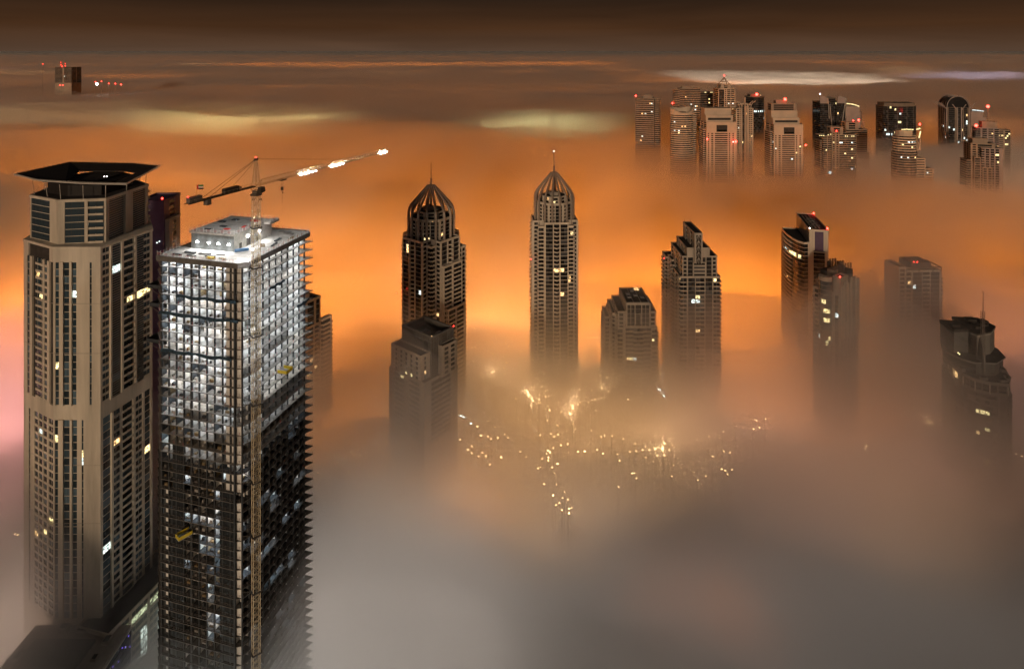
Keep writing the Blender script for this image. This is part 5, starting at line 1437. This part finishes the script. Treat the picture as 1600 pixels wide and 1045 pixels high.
T = far('terraced_tower', 'beige tower with terraced shoulders and frame roof behind the floodlit brown hotel block', 'tower', 1340, d, 0, FB)
T.block(-20, 18, 0, 26, GZ, zt(203, d), 3.9, 'W1', zf=60, spn=.5); T.block(18.1, 23, 2, 24, GZ, zt(240, d), 3.9, 'W1', zf=60, spn=.5)
T.block(-20, 4, 4, 20, 110, zt(192, d), 4, 'S1 W2 S1'); q = T.part('roof_frame'); q.bar((14, 4, zt(203, d) - GZ), (14, 4, zt(191, d) - GZ), .6, FS); q.bar((4, 4, zt(191, d) - GZ), (14.5, 4, zt(191, d) - GZ), .6, FS)
T.lamp((3, 2, zt(188, d)), 1.7, light=1500); T.lamp((-7, 2, zt(189, d)), 1.0)
T.finish(60)
# brown block with many lights
d = 1055
T = far('brown_hotel', 'broad brown block with a central pale pier and scattered bright windows', 'building', 1308, d, 0, FB)
T.block(-23, -9, 0, 26, GZ, zt(213, d), 3.6, 'W1 S.2 W1', 'W1', zf=58, spn=.45); T.block(-8.9, 3, -1, 26, GZ, zt(207, d), 3.6, 'S.3 W.6 S.6 W.6 S.3', zf=58, spn=.45)
T.block(3.1, 32, 0, 26, GZ, zt(211, d), 3.6, 'S.1 W4', 'W1', zf=58, spn=.42); T.block(-26.2, -23.1, 4, 24, GZ, zt(221, d), 3.6, 'W1', zf=58, spn=.5)
T.block(-8.8, 12, 4, 18, 130, zt(200, d), 4, 'S1 W2 S1'); 
for x, y in ((1281, 212), (1284, 212), (1287, 212), (1294, 211), (1321, 213), (1324, 213), (1331, 213), (1334, 213), (1298, 210)): T.lamp(T.pxlocal(x, y, d - 2), .8, LIT_YELLOW, 'roof_lamp')
T.lamp(T.pxlocal(1297, 270, d - 2), 2.2, LIT_WHITE, 'entrance_sign_lamp'); T.lamp(T.pxlocal(1307, 205, d), .9)
T.lit = [(1292, 223, LIT_YELLOW), (1303, 223, LIT_YELLOW), (1312, 223, LIT_WHITE), (1316, 223, LIT_WHITE), (1332, 223, LIT_WHITE), (1292, 235, LIT_YELLOW), (1332, 233, LIT_YELLOW), (1322, 239, LIT_YELLOW), (1332, 247, LIT_YELLOW), (1311, 258, LIT_YELLOW), (1292, 262, LIT_YELLOW), (1332, 263, LIT_WHITE), (1280, 231, LIT_WHITE), (1307, 250, LIT_YELLOW)]
T.finish(80)
# dark round office
d = 1265
T = far('drum_office_tower', 'broad dark drum shaped office tower with lit floors low down', 'tower', 1409.5, d, 0, BROWN, dark=DARKR)
pl = [(-33, 8), (-18, 0), (0, -2.5), (18, 0), (33, 8), (33, 34), (-33, 34)]
T.poly(pl, GZ, zt(166, d), 4.2, ['G1 S.05 G1', 'G1 S.05 G1', 'G1 S.05 G1', 'G1 S.05 G1', 'G1', 'S1', 'G1'], zf=80, par=.2)
T.poly(scale_poly(pl, .93), zt(166, d), zt(161.5, d), 5, 'S1', roof=DARKR, par=.4)
T.lit = [(x, 210 + (x - 1384) * .09, LIT_WHITE) for x in range(1385, 1435, 5)] + [(1392, 169, LIT_YELLOW), (1400, 170, LIT_YELLOW), (1408, 190, LIT_YELLOW), (1405, 191, LIT_YELLOW), (1408, 178, LIT_WHITE), (1384, 203, LIT_WHITE), (1400, 206, LIT_YELLOW)]
T.finish(80)
# round stepped tower with a sail
d = 1000
T = far('sail_crown_tower', 'round banded tower with a curved lit sail crown above stepped lower floors', 'tower', 1427, d, 0, FS)
def el(cx, cy, a, b, n=12): return [(cx + a * math.cos(2 * math.pi * i / n), cy + b * math.sin(2 * math.pi * i / n)) for i in range(n)]
T.poly(el(-3, 18, 19, 17), GZ, zt(241, d), 4, 'W1', zf=55, spn=.45, wall=FB); T.block(8, 23, 6, 28, GZ, zt(249, d), 4, 'S.2 W2 S.2', zf=55, spn=.5)
T.poly(el(-2.5, 18, 17.5, 15.5), zt(242, d), zt(237, d), 5, 'G1', par=0); T.block(16, 37, 8, 26, GZ, zt(266, d), 4, 'S.2 W2 S.2', zf=55, spn=.5)
T.poly(el(-3, 18, 17.5, 15), zt(238, d), zt(213, d), 4.2, 'W1', spn=.5, par=.3)
T.poly(el(-4, 18, 12, 12), zt(213.5, d), zt(205.5, d), 9, 'S1', par=.2)
q = MB(); b0 = 0; k = q.mi(FS); pts = []
for i in range(9):
    t = i / 8; x = -6 + 20 * math.sin(t * math.pi / 2); z_ = zt(204, d) - 32 * (1 - math.cos(t * math.pi / 2)) * 0
    pts.append((6 + 9.5 * t ** .6, 3.5 + 1.0 * t, zt(236, d) + (zt(201, d) - zt(236, d)) * (t ** 1.6)))
for y0, y1 in ((0, 1.2),):
    for x, y, z_ in pts: q.v += [(x, y, z_ - GZ), (16, y + 3, z_ - GZ), (x, y + 1, z_ - GZ), (16, y + 4, z_ - GZ)]
for i in range(8):
    a = 4 * i
    for f in ((a, a + 1, a + 5, a + 4), (a + 3, a + 2, a + 6, a + 7), (a + 1, a + 3, a + 7, a + 5), (a + 2, a, a + 4, a + 6)): q.f.append(f); q.m.append(k)
q.build('sail', T.root)
q = MB(); q.path([(-14, 7, zt(203.5, d) - GZ), (-6, 5, zt(203, d) - GZ), (4, 6, zt(203.5, d) - GZ)], .7, LIT_YELLOW, 5); q.path([(8, 4, zt(203, d) - GZ), (14, 5, zt(201.5, d) - GZ)], 1.0, LIT_YELLOW, 5); q.path([(10.5, 2.8, zt(216, d) - GZ), (14, 4, zt(206, d) - GZ)], .9, LIT_YELLOW, 5); q.build('crown_light', T.root)
T.lamp((14, 6, zt(195, d)), 1.4)
T.lit = [(1421, 223, LIT_WHITE), (1425, 223, LIT_WHITE), (1430, 223, LIT_WHITE), (1425, 230, LIT_YELLOW), (1411, 228, LIT_YELLOW), (1409, 245, LIT_WHITE), (1420, 246, LIT_WHITE), (1430, 247, LIT_YELLOW), (1449, 270, LIT_WHITE)]
T.finish(80)
# arched ribbed tower
d = 1300
T = far('arched_tower', 'dark tower with a rounded arch roof wrapped by five pale ribs', 'tower', 1496, d, R(-16), BROWN, dark=DARKR)
X0, X1, Y1 = -18, 20, 52
zs = zt(168, d); 
T.block(X0, X1, 0, Y1, GZ, zs, 4.2, 'S.4 G2 S.6 P.3 G1.6 P.3 G1.2 S.4', 'G1', zf=80, par=0, roof=DARKR)
q = T.part('vault'); n = 12; k = q.mi(DARKR); kk = q.mi(GLASS)
ap = [((X0 + X1) / 2 - (X1 - X0) / 2 * math.cos(math.pi * i / n), zs - GZ - .3 + 22 * math.sin(math.pi * i / n)) for i in range(n + 1)]
b0 = 0
for y in (0.5, Y1 - .5):
    for x, z_ in ap: q.v.append((x, y, z_))
for i in range(n): q.f.append((i + 1, i, n + 1 + i, n + 2 + i)); q.m.append(k)
q.f.append(tuple(range(n, -1, -1))); q.m.append(kk); q.f.append(tuple(range(n + 1, 2 * n + 2))); q.m.append(k)
for y in (0, 11, 22, 33, 44):
    r_ = MB()
    pts = [(X0 - 1 - 2, y, 60), (X0 - 1, y, zs - GZ - 2)] + [(x * 1.04, y, z_ + 1) for x, z_ in ap[1:-1]] + [(X1 + 1, y, zs - GZ - 2), (X1 + 1.5, y, 60)]
    r_.path(pts, 1.1 if y == 0 else .8, FP, 4)
    r_.bar((X0 - 1, y, zs - GZ - 4), (X0 - 11, y, zs - GZ + 9), .8, FP)
    if y == 0: r_.bar((X1 + 1, y, zs - GZ - 4), (X1 + 11, y, zs - GZ + 9), .8, FP); r_.box(-1, .6, -.8, .8, 60, zs - GZ, FP); r_.box(6, 8, -.8, .8, 60, zs - GZ, FP); r_.bar((0, 0, zs - GZ - 6), (-9, 0, zs - GZ + 6), .9, FP); r_.bar((7, 0, zs - GZ - 6), (15, 0, zs - GZ + 6), .9, FP)
    r_.build('arch_rib', T.root)
T.lit = [(1517, 190, LIT_WHITE), (1519, 193, LIT_WHITE), (1502, 204, LIT_YELLOW), (1510, 179, LIT_WARM), (1474, 198, LIT_WHITE), (1479, 199, LIT_WHITE), (1484, 200, LIT_WHITE), (1490, 202, LIT_WHITE), (1497, 221, LIT_WHITE), (1477, 214, LIT_WHITE), (1518, 218, LIT_WHITE), (1506, 216, LIT_WHITE)]
T.finish(80)
d = 1420
T = far('rim_lit_tower', 'plain rose grey tower with a thin lit roof edge behind the arched tower', 'tower', 1528, d, 0, FP, dark=FP)
T.block(-16, 11, 0, 24, GZ, zt(175, d), 4, 'S1', zf=100); T.block(11.1, 18, 0, 24, GZ, zt(184, d), 4, 'S1', zf=100)
q = MB(); q.path([(-13, -1, zt(172, d) - GZ), (0, -1, zt(172.8, d) - GZ), (12, -1, zt(174, d) - GZ)], .7, LIT_WHITE, 6); q.build('lit_rim', T.root)
T.finish(60)
# two brown residential towers at the right
d = 1110
T = far('mast_top_tower', 'brown balcony tower with a stepped roof and a mast carrying a big red lamp', 'tower', 1557, d, R(-20), FB)
T.block(-30, 4, 0, 22, GZ, zt(201, d), 3.6, 'B1 S.4 B1 S.3 W1 S.3 B1', 'W1 S.3 B1 S.3 B1', zf=58, spn=.45, wall=FP); T.block(4.1, 22, 6, 28, GZ, zt(204, d), 3.6, 'W1 S.3 B1', 'B1 S.2 B1', zf=58, spn=.45)
T.block(-20, 2, 4, 20, 140, zt(192, d), 4, 'S1', wall=FB); q = T.part('mast'); q.bar((-10, 8, zt(194, d) - GZ), (-10, 8, zt(172, d) - GZ), .9, FB, 6, .5)
T.lamp((-10, 8, zt(167.5, d)), 2.5, light=3000); T.lamp((-30, -1, zt(197.5, d)), 2.4, light=2500)
T.lit = [(1560, 212, LIT_YELLOW), (1567, 211, LIT_YELLOW), (1575, 212, LIT_YELLOW), (1570, 215, LIT_YELLOW), (1583, 211, LIT_YELLOW), (1575, 227, LIT_YELLOW), (1571, 227, LIT_YELLOW), (1560, 229, LIT_WARM), (1550, 211, LIT_WARM)]
T.finish(80)
d = 965
T = far('stepped_balcony_tower', 'front brown tower with stepped shoulders, square framed portal and dark balconies', 'tower', 1541, d, R(-14), FB)
T.block(-18, 14, 6, 30, GZ, zt(226, d), 3.6, 'S.5 W1 S.5 B4 S.8', 'B1 S.3 B1 S.3 B1', zf=50, spn=.45); T.block(-6, 22, 0, 24, GZ, zt(232, d), 3.6, 'W.8 S.3 B1 S.3 B1 S.3 B1 S1', 'S.3 W1 S.3 W1', zf=50, spn=.45, wall=FP)
T.block(-25, -18.1, 4, 26, GZ, zt(252, d), 3.6, 'B1', 'W1', zf=50, spn=.45); T.block(-15, -6.1, 2, 20, GZ, zt(247, d), 3.6, 'B1', 'S1', zf=50, spn=.45); T.block(-14, 6, 10, 26, 120, zt(219, d), 4, 'S1')
T.block(-5.5, 7, -2.5, -.05, GZ, zt(262, d), 3.6, 'W1 S.4 W1', 'S1', zf=50)
T.lit = [(1569, 243, LIT_YELLOW), (1558, 243, LIT_YELLOW), (1559, 252, LIT_YELLOW), (1574, 243, LIT_WARM)]
T.finish(90)
# lone silhouette in the far left fog with red lamps
d = 2600
T = far('far_silhouette_tower', 'lone blocky dark tower top poking out of distant fog with red roof lamps', 'tower', 99, d, 0, FB, dark=DARKW)
T.block(-34, 33, 0, 60, GZ, zt(105.5, d), 5, 'W1 S.2 W1', zf=150, par=.5, roof=DARKR)
for px, py, r_ in ((97, 104, 2.6), (102, 103.3, 1.8), (95, 98, 1.5), (95, 101.5, 1.5), (102, 100, 1.3)): T.lamp(T.pxlocal(px, py, d), r_ * .55)
q = T.part('roof_mast')
for px in (95, 102): v = T.pxlocal(px, 105, d); q.bar((v[0], 2, zt(106, d) - GZ), (v[0], 2, zt(99, d) - GZ), .8, FB)
T.lit = [(101, 119, LIT_WHITE)]
T.finish(60)
for px, py, r_, c, lb in ((94, 133.5, 2.4, 'r', 'left red lamp of the close pair below the lone silhouette tower'), (98, 133.5, 2.4, 'r', 'right red lamp of the close pair below the lone silhouette tower'), (149, 128.2, 2.6, 'r', 'small red lamp above the bright white site light'), (158.5, 127.4, 2.4, 'r', 'small red lamp up and right of the bright white site light'), (170, 130.8, 2.6, 'r', 'nearest of three red lamps right of the white site light'), (180, 131, 2.8, 'r', 'middle of three red lamps right of the white site light'), (189, 132.3, 3.4, 'r', 'rightmost of three red lamps right of the white site light'), (151.5, 131.7, 4.5, 'w', 'bright white site light glowing through the far left fog'), (67, 100.5, 1.6, 'r', 'faint red lamp left of the lone silhouette tower')):
    p = P(px, py, 2500 if c == 'r' else 2480); o = MB(); o.ball((0, 0, 0), r_ * (.6 if c == 'r' else .9), RED if c == 'r' else WHITE_LAMP, 8, 5)
    o.bar((0, 0, -3), (0, 0, -p.z + GZ), .4, METAL); ob = o.build('beacon_mast'); ob.location = p; tag(ob, lb, 'beacon', 'distant mast lamps')

# ---------------------------------------------------------------- street lamps shining up through the fog
SL = lampmat('street_lamp_glow', (1.0, 0.60, 0.26), 30.0)
SLW = lampmat('street_lamp_white', (0.80, 1.0, 0.95), 50.0)
def z7(x, y): return (700 + x / 3.2, 500 + y / 3.2)
PTS = [z7(*a) + (s,) for a, s in [((125, 38), 2), ((132, 44), 2), ((128, 58), 2), ((208, 38), 1), ((240, 80), 1), ((243, 96), 2), ((288, 103), 2), ((321, 97), 2), ((292, 120), 2), ((302, 133), 2), ((222, 112), 1), ((355, 92), 1), ((122, 140), 2), ((133, 137), 2), ((224, 171), 2), ((275, 181), 1), ((124, 206), 2), ((65, 213), 2), ((368, 157), 1), ((390, 206), 1), ((423, 198), 1), ((293, 212), 1), ((220, 262), 3), ((229, 260), 3), ((326, 245), 1),
    ((503, 86), 1), ((698, 89), 2), ((714, 89), 2), ((730, 90), 3), ((746, 89), 2), ((753, 250), 1), ((795, 288), 2), ((814, 321), 1), ((769, 342), 3), ((803, 358), 1), ((386, 365), 2), ((403, 377), 4), ((425, 406), 2), ((456, 397), 2), ((488, 384), 1), ((508, 451), 2), ((624, 432), 3), ((624, 442), 2), ((611, 470), 3), ((650, 422), 1), ((703, 412), 1), ((720, 400), 1), ((735, 398), 1), ((341, 395), 1),
    ((66, 480), 2), ((77, 485), 2), ((116, 517), 2), ((147, 533), 2), ((165, 578), 2), ((201, 582), 2), ((216, 596), 1), ((249, 590), 2), ((285, 571), 1), ((61, 598), 2), ((119, 632), 1), ((99, 649), 2), ((118, 666), 2), ((171, 664), 1), ((190, 680), 2), ((266, 686), 2), ((209, 723), 1), ((152, 681), 1),
    ((500, 654), 2), ((510, 661), 2), ((492, 669), 1), ((502, 687), 2), ((502, 703), 2), ((548, 719), 2), ((521, 737), 1), ((527, 640), 1), ((565, 625), 1), ((598, 621), 1), ((550, 573), 1), ((514, 570), 1), ((532, 582), 1), ((460, 575), 1), ((684, 657), 2), ((650, 659), 1), ((782, 579), 1), ((775, 668), 1), ((745, 650), 1), ((470, 693), 1), ((450, 742), 1),
    ((909, 659), 1), ((941, 655), 1), ((973, 650), 1), ((1005, 650), 1), ((1036, 645), 2), ((1073, 645), 4), ((1106, 650), 1), ((1047, 678), 1), ((1081, 676), 2), ((1083, 618), 1), ((858, 703), 1), ((921, 766), 1), ((931, 766), 1), ((942, 793), 1), ((1119, 782), 1), ((1250, 800), 1), ((1324, 681), 1), ((1379, 657), 1), ((1410, 663), 1), ((1386, 752), 1), ((1420, 749), 1), ((1527, 545), 1), ((1558, 540), 1), ((853, 834), 1),
    ((526, 877), 2), ((600, 897), 1), ((557, 915), 1), ((540, 925), 1), ((606, 943), 1), ((605, 966), 2), ((570, 950), 1), ((481, 820), 1),
    ((1062, 267), 1), ((1052, 349), 1), ((1061, 349), 1), ((1126, 197), 1), ((1132, 212), 1), ((1433, 128), 1), ((1080, 380), 1), ((900, 397), 1), ((1066, 43), 1)]]
PTS += [(523, 712, 1), (538, 717, 1), (549, 706, 1), (560, 703, 1), (571, 707, 1), (545, 738, 1), (497, 738, 1), (528, 722, 1), (563, 712, 1), (1451, 659, 3), (1447, 661, 2), (1456, 662, 2), (1196, 655, 1), (1182, 657, 1), (1354, 697, 1), (1587, 709, 1), (1597, 713, 1), (23, 834, 1), (28, 836, 1), (1352, 702, 1), (1128, 733, 1), (1137, 741, 1)]
rl = random.Random(3)
for ax, ay, bx_, by_, n in ((735, 640, 850, 735, 7), (850, 655, 1040, 705, 10), (735, 520, 800, 600, 8), (800, 600, 900, 660, 7), (900, 640, 955, 560, 6), (520, 720, 640, 700, 6), (1040, 700, 1190, 655, 7), (860, 735, 895, 800, 5), (960, 705, 1130, 745, 6)):
    for q in range(n):
        t = (q + rl.uniform(.1, .9)) / n
        PTS.append((ax + (bx_ - ax) * t + rl.uniform(-5, 5), ay + (by_ - ay) * t + rl.uniform(-4, 4), 0))
poleM = METAL
protos = {}
def lamp_proto(s, white=False):
    r_ = empty('street_lamp')
    m = MB(); m.bar((0, 0, 0), (0, 0, 37.6), .35, poleM, 6, .15); m.bar((0, 0, 37.6), (0, -1.4, 38.0), .1, poleM, 4); m.build('pole', r_)
    m = MB(); h = .16 + .085 * s
    m.box(-h, h, -1.4 - h, -1.4 + h, 38.02, 38.02 + h * 1.2, SLW if white else SL); m.build('lamp_head', r_)
    return r_
bright = 0
for i, (px, py, s) in enumerate(PTS):
    d = (CAMZ - 13) / (py - 80) * F
    w_ = P(px, py, d)
    white = (px > 1010 and 590 < py < 625) or (715 < px < 745 and 645 < py < 670)
    key = (s, white)
    if key not in protos: r_ = protos[key] = lamp_proto(s, white)
    else:
        src = protos[key]; r_ = src.copy(); COL.objects.link(r_)
        for ch in list(src.children):
            c = ch.copy(); COL.objects.link(c); c.parent = r_
    r_.location = (w_.x, w_.y + 1.4, GZ)
    LM = ((676, 500, 'wide ribbed crown tower'), (865, 500, 'narrow ribbed crown tower'), (985, 540, 'short stepped tower'), (1090, 520, 'tall stepped tower'), (510, 620, 'beige apartment tower'), (1310, 560, 'round bay tower'), (1530, 680, 'antenna tower'), (660, 590, 'box crown building'), (30, 850, 'flared crown tower'))
    a = min(LM, key=lambda q: (q[0] - px) ** 2 + (q[1] - py) ** 2)
    side = 'right of' if px > a[0] + 60 else ('left of' if px < a[0] - 60 else 'below')
    dist_ = 'close' if math.hypot(px - a[0], py - a[1]) < 90 else ('well' if math.hypot(px - a[0], py - a[1]) < 190 else 'far')
    sz = {0: 'tiny dim', 1: 'faint', 2: 'small bright', 3: 'bright glowing', 4: 'brightest glowing'}[s]
    lb = sz + (' white' if white else ' warm') + ' street lamp in the fog ' + dist_ + ' ' + side + ' the ' + a[2]
    tag(r_, lb, 'street lamp', 'street lamps ' + dist_ + ' ' + side + ' the ' + a[2])
    if s >= 3:
        l = bpy.data.lights.new('street_lamp_glow', 'POINT'); l.energy = 5000 if s == 3 else 11000; l.color = (1, .62, .3); l.shadow_soft_size = .6
        o = bpy.data.objects.new('street_lamp_glow', l); COL.objects.link(o); o.location = (w_.x, w_.y, 15.5)
